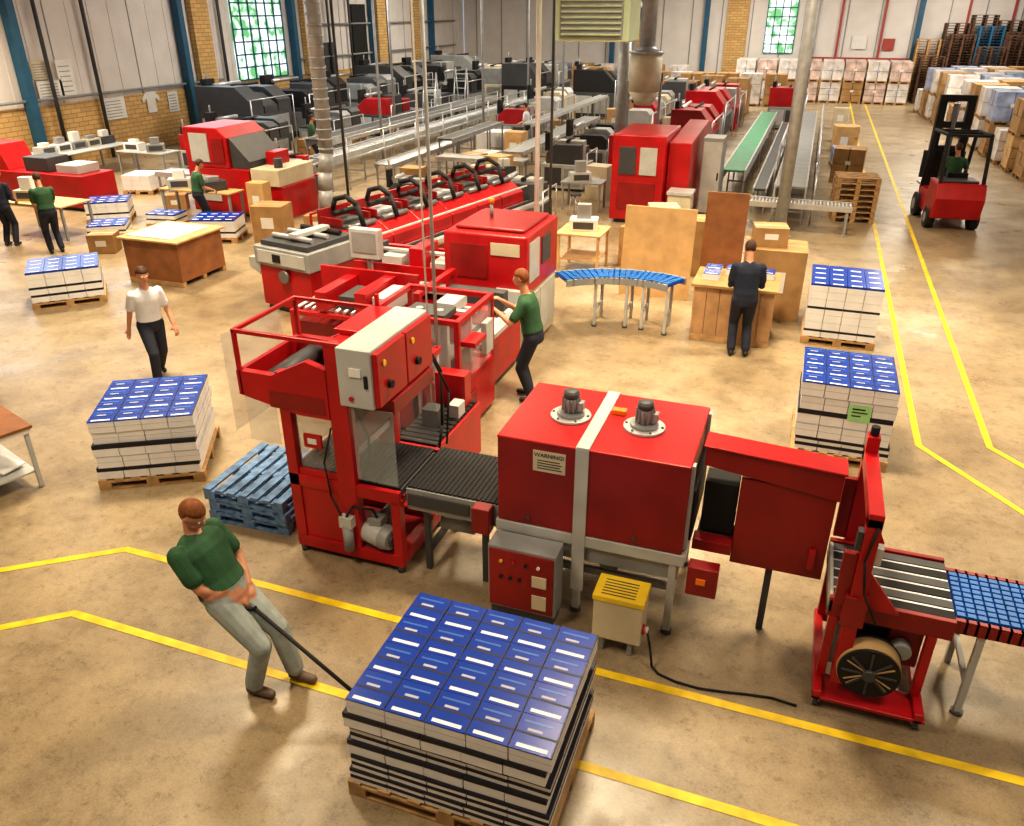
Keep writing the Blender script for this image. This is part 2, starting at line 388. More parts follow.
# ================================================================ SHRINK TUNNEL
T=thing('shrink_tunnel','red shrink-wrap heat tunnel with two fan motors on top','machine',-1.37,6.5,world=True)
x0,x1,y0,y1=-2.24,-.52,5.88,7.08
hood=part(T,B().box(x0,-1.46,y0,y1,.92,1.80,DRED).box(-1.45,x1,y0,y1,.92,1.80,DRED).box(x0-.005,x1+.005,y0-.005,y1+.005,1.79,1.815,RED),'hood',.012)  # hood sides carry painted shade, the top sheet the lit red
sub(hood,B().box(-1.51,-1.39,y0-.015,y1,1.815,1.832,LG).box(-1.51,-1.39,y0-.02,y0-.002,.3,1.82,LG),'strap_bar',.003,'pale grey steel strap bar')
sub(hood,B().box(x1,x1+.03,y0+.05,y0+.12,.95,1.8,LG),'hood_edge',.002);sub(hood,B().box(x1,x1+.03,y1-.12,y1-.05,.95,1.8,LG),'hood_edge',.002)
for xx in (x0+.3,-.95):
    sub(hood,B().cyl((xx,y0-.02,1.0),(xx,y0,1.0),.02,DG,10),'latch',0)
part(T,B().box(x0-.02,x1+.03,y0-.01,y1+.01,.80,.915,LG).box(x0+.02,x1-.02,y0+.03,y1-.03,.62,.8,GREY),'base_frame')
part(T,B().box(x1,x1+.05,y0+.16,y1-.16,.98,1.5,BLK),'exit_curtain')
for x,y in((x0+.03,y0+.02),(x0+.03,y1-.1),(-1.5,y0+.02),(x1-.1,y0+.0),(x1-.1,y1-.1)):
    part(T,B().box(x,x+.07,y,y+.07,.0,.8,LG).cyl((x+.035,y+.035,0),(x+.035,y+.035,.05),.05,DG),'leg',.003)
part(T,B().box(x0+.05,x1-.05,y0+.2,y0+.25,.35,.42,GREY),'under_frame');part(T,B().box(x0+.05,x1-.05,y1-.25,y1-.2,.35,.42,GREY),'under_frame')
part(T,B().cyl((-1.2,6.1,.5),(-1.2,6.9,.5),.1,DST).box(-1.35,-1.05,6.2,6.6,.42,.62,DG),'drive_motor',0)
for mx,my in((-1.72,6.45),(-1.03,6.45)):
    pl=part(T,B().cyl((mx,my,1.815),(mx,my,1.84),.19,LG,24).cyl((mx,my,1.84),(mx,my,1.87),.13,GREY,20),'fan_motor',.003)
    b=B().cyl((mx,my,1.87),(mx,my,2.02),.068,GREY,16).cyl((mx,my,2.02),(mx,my,2.07),.075,DG,16).sph((mx,my,2.07),(.07,.07,.02),DG)
    for i in range(12):
        a=i*math.pi/6;b.obx((mx+.075*math.cos(a),my+.075*math.sin(a),1.95),(.03,.006,.12),(0,0,a),GREY)
    b.box(mx+.06,mx+.12,my-.04,my+.04,1.9,1.98,GREY)
    sub(pl,b,'motor_body',0)
    for i in range(6):
        a=i*math.pi/3;sub(pl,B().cyl((mx+.165*math.cos(a),my+.165*math.sin(a),1.84),(mx+.165*math.cos(a),my+.165*math.sin(a),1.85),.012,DG,8),'bolt',0)
part(T,B().box(-1.37,-1.24,6.62,6.7,1.816,1.86,ORG),'orange_tag',.002)
lab=part(T,B().box(-1.90,-1.60,y0-.006,y0-.001,1.52,1.73,CREAM),'warning_sign',0,'cream warning sign with dark lettering')
def text(s,size,loc,rot,mat,par,name='lettering'):
    c=bpy.data.curves.new(name,'FONT');c.body=s;c.size=size;c.align_x='CENTER';c.align_y='CENTER';c.extrude=.0008;c.offset=.0008
    o=bpy.data.objects.new('tmp',c);link(o);dg=bpy.context.evaluated_depsgraph_get();me=bpy.data.meshes.new_from_object(o.evaluated_get(dg))
    bpy.data.objects.remove(o);me.materials.clear();me.materials.append(mat)
    q=link(bpy.data.objects.new(name,me));off=W.get(par.name,(0,0,0));q.location=Vector(loc)-Vector(off);q.rotation_euler=rot;q.parent=par;return q
text('WARNING!',.054,(-1.75,y0-.0075,1.685),(math.pi/2,0,0),NAVY,lab)
b=B()
for i in range(4): b.box(-1.86,-1.65+(i%2)*.02,y0-.0075,y0-.006,1.628-i*.026,1.637-i*.026,NAVY)
sub(lab,b,'text_line',0)
cb=part(T,B().box(-2.22,-1.6,5.62,5.84,.0,.8,DG).box(-2.24,-1.58,5.60,5.85,.12,.82,GREY),'control_cabinet',.01)
sub(cb,B().box(-2.22,-1.60,5.585,5.60,.15,.79,DRED),'button_panel',.003)
for i in range(4): sub(cb,B().cyl((-2.1+i*.12,5.585,.68),(-2.1+i*.12,5.565,.68),.016,[YEL,RED,BLK,WHITE][i],10),'button',0)
sub(cb,B().box(-1.8,-1.66,5.57,5.585,.46,.58,CREAM),'isolator_switch',.003);sub(cb,B().box(-1.80,-1.66,5.575,5.585,.2,.36,CREAM),'rating_plate',.003)
for i in range(3): sub(cb,B().cyl((-2.1+i*.09,5.585,.5),(-2.1+i*.09,5.57,.5),.02,BLK,10),'knob',0)
pb=part(T,B().box(-1.19,-.75,5.46,5.76,.16,.58,CREAM).box(-1.13,-1.08,5.49,5.71,.0,.16,GREY).box(-.87,-.82,5.49,5.71,0,.16,GREY),'power_box',.01,'cream power box with yellow lid')
sub(pb,B().box(-1.20,-.74,5.45,5.77,.58,.64,YEL),'lid',.008)
b=B()
for i in range(6): b.box(-1.13,-.83,5.49+i*.04,5.503+i*.04,.64,.642,DG)
sub(pb,b,'warning_text_line',0)
sub(pb,B().cyl((-.75,5.54,.3),(-.73,5.54,.3),.05,RED,14).cyl((-.73,5.54,.3),(-.70,5.54,.3),.03,WHITE,12),'socket',0)
pts=[(-.71,5.54,.3),(-.66,5.45,.2),(-.62,5.4,.03),(-.55,5.35,.012),(-.4,5.31,.012),(-.2,5.3,.012),(0,5.33,.012),(.2,5.37,.012),(.4,5.4,.012),(.6,5.38,.012)]
part(T,B().tube(pts,.011,BLK,8),'power_cable',0)
part(T,B().box(-2.5,-2.32,5.84,5.98,.72,1.0,DRED),'sensor_box',.01)
ob=part(T,B().box(-.44,-.18,5.7,5.84,.66,.95,DRED),'outlet_drive_box',.01);sub(ob,B().box(-.36,-.28,5.685,5.7,.79,.85,ORG),'sticker')
# ================================================================ INFEED CONVEYOR
x0,x1,y0,y1=-3.25,-2.27,5.98,6.86
T=thing('infeed_conveyor','black slatted infeed conveyor leading into the red tunnel','conveyor',-2.76,6.4,world=True)
parts(T,[B().box(x0,x1,y0,y0+.04,.74,.98,GREY).box(x0+.02,x1-.3,y0-.02,y0,.8,.93,DG),B().box(x0,x1,y1-.04,y1,.76,.98,GREY)],'side_rail')
b=B()
for i in range(20): b.box(x0+.01+i*.0485,x0+.052+i*.0485,y0+.02,y1-.02,.982,1.0,BLK)
b.box(x0,x1,y0+.05,y1-.05,.82,.975,DG)
part(T,b,'slat_bed',.002)
for x in(x0+.15,x1-.2): part(T,B().box(x,x+.06,y0+.05,y0+.11,0,.82,DG).box(x,x+.06,y1-.11,y1-.05,0,.82,DG).box(x,x+.06,y0+.11,y1-.11,.2,.26,DG),'leg')
part(T,B().cyl((-2.95,6.2,.55),(-2.6,6.2,.55),.1,GREY,16).box(-2.9,-2.7,6.1,6.3,.64,.82,GREY),'drive_motor',0)
# ================================================================ SEALER
T=thing('sleeve_sealer','tall red sleeve sealing machine with grey electrical cabinet','machine',-3.95,6.35,world=True)
x0,x1,y0,y1=-4.52,-3.27,5.86,6.84
part(T,B().box(x0,x1,y0,y0+.12,.08,.22,RED).box(x0,x1,y1-.12,y1,.08,.22,RED).box(x0,x0+.12,y0+.12,y1-.12,.08,.22,RED).box(x1-.12,x1,y0+.12,y1-.12,.08,.22,RED).box(x0+.12,x1-.12,y0+.12,y1-.12,.1,.13,DRED),'base_frame')
for x,y in((x0+.05,y0+.05),(x1-.05,y0+.05),(x0+.05,y1-.05),(x1-.05,y1-.05)): part(T,B().cyl((x,y,0),(x,y,.08),.045,DG),'foot',0)
parts(T,[B().box(x0,x0+.12,y0,y0+.1,.22,2.1,RED),B().box(x0,x0+.12,y1-.1,y1,.22,2.1,RED)],'rear_column')
part(T,B().box(-3.94,-3.74,y0-.01,y0+.12,.22,2.45,RED).box(-3.94,-3.74,y1-.12,y1,.22,2.45,RED).box(-3.94,-3.74,y0+.12,y1-.12,2.25,2.45,RED).box(-3.94,-3.76,y0+.12,y1-.12,1.35,1.6,DRED).box(-3.90,-3.78,y0+.12,y1-.12,1.22,1.3,STEEL),'sealing_arch')
part(T,B().box(x0+.12,-3.94,y0+.02,y0+.05,.22,1.05,RED).box(x0-.01,x0+.02,y0+.12,y1-.12,.22,1.0,RED),'side_panel')
part(T,B().box(x1-.1,x1,y0,y0+.1,.22,.86,RED).box(x1-.1,x1,y1-.1,y1,.22,.86,RED).box(x0,x1,y0,y0+.06,.84,.98,RED).box(x0,x1,y1-.06,y1,.84,.98,RED).box(x1-.06,x1,y0+.1,y1-.1,.8,.9,RED),'bed_frame')
b=B()
for i in range(24): b.box(x0+.04+i*.0495,x0+.083+i*.0495,y0+.07,y1-.07,.982,1.0,BLK)
b.box(x0+.04,-3.28,y0+.09,y1-.09,.88,.975,DG)
part(T,b,'slat_bed',.002)
parts(T,[B().box(x0+.13,-3.95,y0+.06,y0+.07,1.05,1.72,PLEX),B().box(x0+.01,x0+.02,y0+.13,y1-.13,1.05,1.75,PLEX),B().box(-5.1,-5.09,y0+.02,y1,1.35,2.4,PLEX),B().box(-3.72,-3.28,y0+.02,y0+.03,1.05,1.85,PLEX),B().box(-3.72,-3.28,y1-.03,y1-.02,1.05,1.85,PLEX),B().box(-4.9,-4.55,y0-.01,y0,1.3,1.78,PLEX)],'clear_guard',0)
pro=[(-4.92,1.80),(-4.3,1.68),(-3.94,1.68),(-3.94,2.2),(-4.15,2.26),(-4.55,2.06),(-4.92,2.06)]
h=part(T,B().prism(pro,'y',y0-.02,y0+.06,RED).prism(pro,'y',y1-.0,y1+.08,RED).box(-4.95,-4.9,y0-.02,y1+.08,1.8,2.06,RED).box(-4.9,-3.94,y0+.06,y1,1.74,1.78,DG).box(-4.6,-3.98,y0-.025,y0-.02,1.72,1.9,DRED),'film_tray')
sub(h,B().cyl((-4.66,y0+.06,1.93),(-4.66,y1,1.93),.10,DG,18),'film_roll',0);sub(h,B().cyl((-4.3,y0+.06,1.92),(-4.3,y1,1.92),.05,DG),'guide_roller',0);sub(h,B().box(-4.5,-4.1,y0+.1,y1-.1,1.78,1.84,DRED),'tray_plate',0)
part(T,B().box(-4.94,-4.90,y0-.02,y0+.02,2.06,2.48,RED).box(-4.94,-4.90,y1+.04,y1+.08,2.06,2.48,RED).box(-3.95,-3.91,y1+.04,y1+.08,2.1,2.62,RED)
  .box(-4.94,-3.74,y0-.02,y0+.02,2.45,2.49,RED).box(-4.94,-3.5,y1+.04,y1+.08,2.45,2.49,RED).box(-4.94,-4.90,y0+.02,y1+.04,2.45,2.49,RED),'top_rail')
parts(T,[B().box(-3.94,-3.3,y0+.1,y1,1.78,1.93,DRED),B().box(-4.0,-3.74,y0+.3,y1+.05,2.45,2.5,RED)],'cabinet_bracket')
cb=part(T,B().box(-3.73,-3.38,5.72,6.92,1.93,2.51,LG),'electrical_cabinet',.012,'light grey steel electrical cabinet')
for i in range(2):
    yy=5.75+i*.58
    dd=sub(cb,B().box(-3.379,-3.325,yy,yy+.56,1.95,2.48,RED),'door',.008,'red cabinet door')
    sub(dd,B().cyl((-3.325,yy+.12,2.36),(-3.31,yy+.12,2.36),.03,YEL,12),'lamp',0)
    sub(dd,B().cyl((-3.325,yy+.2,2.12),(-3.29,yy+.2,2.12),.04,BLK,12),'knob',0)
sub(cb,B().box(-3.6,-3.48,5.705,5.72,2.25,2.33,WHITE),'name_plate',0);sub(cb,B().box(-3.45,-3.42,5.70,5.72,2.15,2.27,BLK),'handle',0)
sub(cb,B().cyl((-3.6,5.72,2.02),(-3.6,5.705,2.02),.025,RED,12),'stop_button',0)
mp=part(T,B().cyl((-3.72,5.98,.38),(-3.50,5.92,.38),.125,LG,22).cyl((-3.50,5.92,.38),(-3.40,5.893,.38),.135,GREY,22,.11).box(-3.66,-3.52,5.9,6.04,.49,.58,GREY).box(-3.72,-3.42,5.9,6.06,.14,.26,DG),'vacuum_pump',.003)
sub(mp,B().cyl((-3.40,5.893,.38),(-3.37,5.885,.38),.06,DG,14),'fan_grille',0)
part(T,B().cyl((-3.85,5.8,.22),(-3.85,5.8,.5),.055,GREY,16).sph((-3.85,5.8,.5),.055,GREY).box(-3.92,-3.78,5.76,5.86,.5,.62,LG).tube([(-3.85,5.8,.62),(-3.78,5.82,.74),(-3.6,5.9,.70),(-3.58,5.95,.56)],.014,BLK),'air_filter',0)
part(T,B().cyl((-3.68,6.55,.34),(-3.68,6.2,.34),.09,LG,18).box(-3.76,-3.6,6.25,6.5,.13,.27,DG),'second_motor',0)
pr=part(T,B().box(-4.25,-4.05,y0-.05,y0-.02,1.35,1.5,RED),'pressure_regulator');sub(pr,B().box(-4.2,-4.1,y0-.06,y0-.05,1.4,1.46,WHITE),'scale_plate')
parts(T,[B().tube([(-3.5,6.92,2.3),(-3.3,7.02,1.8),(-3.28,6.95,1.2),(-3.3,6.87,.9)],.016,BLK),B().tube([(-3.45,6.92,2.2),(-3.2,6.98,1.6),(-3.22,6.92,1.0)],.012,BLK),B().tube([(-3.94,5.84,1.6),(-4.05,5.82,1.2),(-4.02,5.83,.8),(-3.9,5.8,.6)],.010,BLK,8),B().tube([(-3.72,5.9,1.9),(-3.6,5.95,1.5),(-3.62,5.95,1.2),(-3.68,5.9,1.05)],.012,BLK,8)],'hose',0)
# ================================================================ OUTFEED HOOD
T=thing('outfeed_cooling_hood','long slim red covered outfeed section bridging tunnel and strapper','machine',.1,6.35,world=True)
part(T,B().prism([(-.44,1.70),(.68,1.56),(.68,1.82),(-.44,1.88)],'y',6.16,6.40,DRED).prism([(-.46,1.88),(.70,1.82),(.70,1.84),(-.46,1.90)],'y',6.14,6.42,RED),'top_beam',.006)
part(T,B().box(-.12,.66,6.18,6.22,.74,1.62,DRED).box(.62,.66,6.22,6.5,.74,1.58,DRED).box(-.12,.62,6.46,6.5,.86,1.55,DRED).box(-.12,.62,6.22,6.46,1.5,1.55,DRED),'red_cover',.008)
part(T,B().box(-.42,-.13,6.24,6.50,.99,1.50,BLK),'curtain_box')
part(T,B().box(-.44,.60,6.24,6.44,.90,.97,DG),'belt')
part(T,B().box(.52,.58,6.14,6.18,.85,1.05,RED),'hinge_plate')
part(T,B().box(-.46,-.12,6.10,6.24,.86,.97,DRED),'front_rail')
part(T,B().box(.2,.26,6.24,6.3,0,.9,DG),'support_leg')
# ================================================================ STRAPPING MACHINE
T=thing('strapping_machine','red strapping machine with arch and strap reel','machine',1.05,6.0,world=True)
x0,x1,y0,y1=.70,1.62,5.62,6.50
part(T,B().box(x0,x1,y0,y0+.05,.82,1.0,DRED).box(x0,x1,y1-.05,y1,.82,1.0,DRED).box(x0,x1,y0+.05,y1-.05,.8,.88,DG).box(x0,x0+.03,y0,y1,.86,.98,LG).box(x1-.03,x1,y0+.05,y1-.05,.84,.95,DRED),'table_frame')
b=B()
for i in range(6):
    b.box(x0+.03,x1,y0+.07+i*.13,y0+.165+i*.13,.96,.985,DG if i%2 else BLK)
    if i<5: b.box(x0+.03,x1,y0+.17+i*.13,y0+.195+i*.13,.955,.98,STEEL)
part(T,b,'table_top',.002)
b=B().box(.82,.93,y0-.12,y0-.01,.25,1.86,RED).box(.82,.93,y1+.01,y1+.12,.25,1.90,RED)
b.box(.82,.93,y0-.12,y1+.12,1.78,1.90,RED)
b.box(.79,.96,y0-.14,y0-.02,.86,1.14,DRED).prism([(.93,1.0),(1.2,1.0),(.93,1.35)],'y',y0-.06,y0-.02,RED).prism([(.93,1.0),(1.15,1.0),(.93,1.45)],'y',y1+.03,y1+.08,RED)
b.box(.72,.82,y0-.08,y0-.02,1.0,1.5,DRED).box(.72,.82,y1+.02,y1+.08,1.0,1.6,DRED)
a=part(T,b,'strap_arch',.006)
sub(a,B().box(.82,.92,y1-.02,y1+.1,1.90,2.04,RED).cyl((.87,y1+.04,2.04),(.87,y1+.04,2.12),.035,BLK),'arch_sensor')
sub(a,B().box(.78,.82,y0-.1,y0-.02,1.55,1.72,DG),'control_box');sub(a,B().box(.93,.98,y0-.1,y0-.02,1.45,1.6,STEEL),'air_valve')
sub(a,B().tube([(.90,y0-.13,1.8),(.86,y0-.15,1.5),(.91,y0-.15,1.2),(1.05,y0-.1,.9)],.010,BLK,8),'cable',0)
parts(T,[B().box(x0+.02,x0+.09,y0,y0+.07,.19,.82,RED),B().box(x0+.02,x0+.09,y1-.07,y1,.18,.82,RED),B().box(x1-.17,x1-.1,y0,y0+.07,.19,.82,RED),B().box(x1-.17,x1-.1,y1-.07,y1,.18,.82,RED)],'leg')
part(T,B().box(x0,x1-.06,y0-.2,y0+.1,.1,.13,RED).box(x0,x0+.07,y0-.2,y1,.1,.19,RED).box(x1-.15,x1-.08,y0-.2,y1,.1,.19,RED).box(x0+.07,x1-.15,y1-.06,y1+.0,.1,.18,RED),'bottom_rail')
part(T,B().box(1.2,1.45,y0+.1,y1-.12,.4,.8,DRED).box(.82,1.2,y0+.16,y1-.3,.5,.8,DG).cyl((1.3,y0+.1,.6),(1.3,y0+.0,.6),.08,GREY,16).box(.8,.9,y0+.05,y0+.16,.3,.75,LG),'strap_drive_unit')
for x,y in((x0+.04,y0-.14),(x1-.12,y0-.14),(x0+.04,y1-.04),(x1-.12,y1-.04)):
    w=part(T,B().cyl((x-.018,y,.05),(x+.018,y,.05),.05,DG,18),'castor_wheel',0);sub(w,B().box(x-.03,x-.02,y-.03,y+.03,.05,.1,STEEL).box(x+.02,x+.03,y-.03,y+.03,.05,.1,STEEL).box(x-.03,x+.03,y-.03,y+.03,.09,.1,STEEL),'castor_fork',0)
ry=y0-.17;rc=(1.08,ry,.46)
rl=part(T,B().cyl((rc[0],ry,rc[2]),(rc[0],ry+.02,rc[2]),.235,BLK,40).cyl((rc[0],ry+.02,rc[2]),(rc[0],ry+.16,rc[2]),.242,TAN,40).cyl((rc[0],ry+.16,rc[2]),(rc[0],ry+.18,rc[2]),.25,BLK,36),'strap_reel',0,'black strap reel with tan strap winding')
b=B()
for i in range(4):
    a_=[.5,.75,-.5,-.75][i];b.obx((rc[0],ry-.004,rc[2]),(.40,.006,.012),(0,a_,0),TAN)
sub(rl,b,'reel_spoke',0)
b=B().cyl((rc[0],ry-.04,rc[2]),(rc[0],ry,rc[2]),.05,DG,18)
for i in range(8):
    a_=i*math.pi/4;b.obx((rc[0]+.13*math.cos(a_),ry-.006,rc[2]+.13*math.sin(a_)),(.15,.008,.018),(0,-a_,0),DG)
sub(rl,b,'reel_hub',0)
def pathbelt(path,z,wd,rail,label,legpts,fine=False):
    cx,cy=path[len(path)//2];T=thing('roller_conveyor',label,'conveyor',cx,cy,world=True)
    P=[Vector((p[0],p[1])) for p in path];acc=[]
    st=.075 if fine else .1
    for a,c in zip(P[:-1],P[1:]):
        n=max(1,int((c-a).length/st))
        for i in range(n): acc.append(a+(c-a)*i/n)
    acc.append(P[-1]);b=B();r1=B();r2=B();nj=9 if fine else 6
    for i in range(len(acc)-1):
        t=(acc[min(i+2,len(acc)-1)]-acc[max(0,i-1)]).normalized();ang=math.atan2(t.y,t.x);n_=Vector((-t.y,t.x));m=(acc[i]+acc[i+1])/2;L=(acc[i+1]-acc[i]).length
        for j in range(nj):
            q=m+n_*((j-(nj-1)/2)*(wd-.12)/nj);b.obx((q.x,q.y,z+.0),(L*.8,(wd-.12)/nj*.72,.035),(0,0,ang),BLUE)
        b.obx((m.x,m.y,z-.03),(L*1.1,wd-.1,.03),(0,0,ang),COVER)
        for r_,s_ in((r1,1),(r2,-1)):
            q=m+n_*(s_*(wd/2-.025));r_.obx((q.x,q.y,z-.05),(L*1.25,.04,.12),(0,0,ang),rail)
    part(T,b,'blue_modular_belt',0);part(T,r1,'side_rail',0);part(T,r2,'side_rail',0)
    for x,y in legpts:
        part(T,B().box(x-.025,x+.025,y-wd/2+.02,y-wd/2+.07,0,z-.1,LG).box(x-.025,x+.025,y+wd/2-.07,y+wd/2-.02,0,z-.1,LG).box(x-.02,x+.02,y-wd/2+.07,y+wd/2-.07,.3,.34,LG).cyl((x,y-wd/2+.045,0),(x,y-wd/2+.045,.03),.05,DG),'leg',0)
pathbelt([(1.64,6.08),(4.6,6.08)],.94,.72,DRED,'blue modular belt conveyor with red side rails',[(1.85,6.08),(2.9,6.08),(4.2,6.08)],True)
# workbench (only its end shows)
T=thing('workbench','brown-topped workbench with grey metal legs','table',-8.13,5.96,0,-19)
part(T,B().box(-1.7,0,-.85,0,.8,.84,PLYD).box(-1.68,-.02,-.83,-.02,.74,.8,WHITE),'tabletop')
for x,y in((-1.66,-.80),(-.10,-.80),(-1.66,-.09),(-.10,-.09)): part(T,B().box(x,x+.05,y,y+.05,0,.74,LG),'leg')
part(T,B().box(-1.62,-.08,-.77,-.07,.2,.23,LG),'shelf')
single('paper_pile',B().box(-.25,.1,-.2,.2,0,.04,WHITE).obx((.0,.05,.05),(.35,.3,.02),(0,0,.2),PAGE),'loose white sheets on the bench shelf','paper',-8.6,5.75,.2305,-15,bevel=0)
# ================================================================ STACKER / BUNDLER
T=thing('book_stacker','red compensating stacker with clear guards and levers','machine',-4.4,9.3,world=True)
x0,x1,y0,y1=-5.1,-3.8,8.65,9.9
part(T,B().box(x0,x1,y0,y1,.08,.75,RED).box(x0+.1,x1-.1,y0+.1,y1-.1,0,.08,DG),'base_cabinet',.015)
part(T,B().frame(x0,x1,y0,y1,.75,1.72,.07,RED),'guard_frame',.004)
parts(T,[B().box(x1-.03,x1-.02,y0+.06,y1-.06,.8,1.66,PLEX),B().box(x0+.06,x1-.06,y0+.02,y0+.03,.8,1.66,PLEX)],'clear_guard',0)
part(T,B().box(x0+.25,x1-.25,y0+.2,y0+.28,.75,1.6,LG).box(x0+.25,x1-.25,y1-.3,y1-.2,.75,1.5,LG).box(x0+.3,x1-.3,y0+.28,y1-.3,1.0,1.06,STEEL).cyl((-4.6,9.2,1.06),(-4.6,9.2,1.65),.05,STEEL).cyl((-4.3,9.2,1.06),(-4.3,9.2,1.65),.05,STEEL).box(-4.75,-4.15,9.0,9.4,1.55,1.64,DG).box(-4.95,-4.0,9.45,9.55,1.1,1.5,RED).box(-4.9,-4.2,8.8,8.95,1.2,1.35,DRED),'lift_mechanism')
part(T,B().box(x1,x1+.03,y0+.2,y0+.5,.3,.6,DRED),'access_door');part(T,B().box(x1-.02,x1+.18,y0+.1,y0+.5,1.35,1.42,RED),'arm_bracket');part(T,B().box(x1,x1+.08,y0+.75,y0+1.0,1.0,1.45,LG),'operator_panel')
part(T,B().cyl((-4.35,8.58,.1),(-4.35,8.58,1.3),.03,STEEL).cyl((-4.42,8.56,.2),(-4.42,8.56,1.1),.03,BLK).box(-4.5,-4.28,8.5,8.64,0,.1,DG),'air_cylinder',0)
T=thing('pusher_unit','low red pusher unit between sealer and stacker','machine',-3.7,7.75,world=True)
part(T,B().box(-3.98,-3.42,7.1,8.4,.08,.80,RED).box(-3.9,-3.5,7.2,8.3,0,.08,DG),'base_cabinet',.012)
b=B()
for i in range(12): b.box(-3.95,-3.45,7.13+i*.104,7.21+i*.104,.80,.83,BLK)
part(T,b,'slat_bed',0)
parts(T,[B().cyl((-3.95,7.2,.8),(-3.95,7.2,1.5),.025,STEEL),B().cyl((-3.95,8.3,.8),(-3.95,8.3,1.5),.025,STEEL)],'guide_post',0);part(T,B().box(-3.99,-3.91,7.15,8.35,1.42,1.5,RED),'guide_beam')
parts(T,[B().box(-3.8,-3.6,7.5,7.7,.83,1.05,DG),B().box(-3.9,-3.5,8.1,8.3,.83,1.25,RED),B().box(-3.6,-3.46,7.8,8.0,.83,1.0,LG)],'valve_block')
T=thing('transfer_table','red and steel transfer table with belts','machine',-4.6,10.8,world=True)
part(T,B().box(-5.2,-4.0,10.0,11.6,.1,.7,RED).box(-5.1,-4.1,10.1,11.5,0,.1,DG),'base_cabinet',.01)
b=B().box(-5.2,-4.0,10.0,11.6,.8,.88,LG)
for i in range(6): b.box(-5.1+i*.18,-5.02+i*.18,10.0,11.6,.88,.895,[BLK,WHITE][i%2])
part(T,b,'belt_top');part(T,B().box(-5.15,-5.05,10.1,10.2,.7,1.5,RED).box(-5.15,-5.05,11.4,11.5,.7,1.5,RED).box(-5.15,-5.05,10.2,11.4,1.42,1.5,RED).box(-5.0,-4.2,10.7,10.9,.9,1.15,RED).cyl((-4.9,10.5,1.2),(-4.3,10.5,1.2),.05,STEEL).box(-4.1,-4.0,10.1,11.5,.7,.8,RED).box(-5.05,-4.1,11.1,11.3,1.0,1.3,DG).box(-4.8,-4.5,10.1,10.6,1.25,1.4,LG),'guide_frame')
# ================================================================ TRIMMER
T=thing('three_knife_trimmer','large red trimmer cabinet with cream lower panels','machine',-4.5,12.5,world=True)
x0,x1,y0,y1=-5.35,-3.96,11.75,13.4
part(T,B().box(x0,x1,y0,y1,.06,1.05,CREAM).box(x0+.1,x1-.1,y0+.1,y1-.1,0,.06,DG),'lower_body',.02)
hd=part(T,B().box(x0-.02,x1+.02,y0-.02,y1+.02,1.05,2.02,RED).box(x0+.1,x1-.1,y0+.2,y1-.1,2.02,2.08,DRED),'upper_hood',.03)
sub(hd,B().box(x0+.1,x0+.75,y0-.035,y0-.02,1.3,1.85,DRED),'viewing_window')
sub(hd,B().box(x0+.8,x1-.1,y0-.035,y0-.02,1.7,1.9,CREAM),'name_plate')
sub(hd,B().box(x1+.02,x1+.035,y0+.1,y0+.6,1.25,1.9,LG),'side_panel');sub(hd,B().box(x1+.02,x1+.04,y0+.75,y0+1.2,1.4,1.85,DG),'side_window')
parts(T,[B().box(x1,x1+.015,y0+.1,y0+.68,.2,1.0,LG),B().box(x1,x1+.015,y0+.75,y1-.08,.2,1.0,LG),B().box(x0+.2,x1-.2,y0-.015,y0,.2,1.0,LG)],'lower_door')
part(T,B().box(x0+.9,x1-.05,y0-.14,y0-.02,.9,1.17,LG),'outlet_chute')
part(T,B().cyl((-4.9,12.7,2.08),(-4.9,12.7,2.3),.03,GREY).cyl((-4.9,12.7,2.3),(-4.9,12.7,2.38),.05,ORG),'beacon_lamp',0)
T=thing('saddle_stitcher','cream and steel stitching section between gatherer and trimmer','machine',-6.4,12.5,world=True)
part(T,B().box(-7.35,-5.45,12.0,13.2,.1,.72,RED).box(-7.25,-5.5,12.1,13.1,0,.1,DG),'base_cabinet',.015)
b=B().box(-7.35,-5.45,11.95,13.25,.85,.93,LG).box(-7.25,-5.5,12.2,13.0,.72,.85,DG)
for i in range(6): b.box(-7.25+i*.3,-7.18+i*.3,12.0,13.2,.93,.96,STEEL if i%2 else WHITE)
part(T,b,'work_table')
part(T,B().box(-7.3,-7.0,12.4,12.9,.93,1.45,DG).box(-6.9,-6.5,12.4,12.9,.93,1.3,LG).box(-6.3,-6.05,12.3,13.0,.93,1.5,RED).box(-5.95,-5.6,12.4,12.9,.93,1.25,LG).cyl((-7.2,12.65,1.35),(-5.7,12.65,1.35),.04,STEEL).box(-7.3,-5.5,13.1,13.2,.93,1.3,RED).box(-7.3,-5.5,12.1,12.14,1.0,1.25,RED),'stitching_head')
cc_=part(T,B().box(-6.9,-6.82,11.88,11.95,.1,1.5,LG).box(-7.15,-6.6,11.78,11.95,1.4,1.9,LG),'control_console');sub(cc_,B().box(-7.1,-6.65,11.77,11.78,1.5,1.85,GREY),'screen')
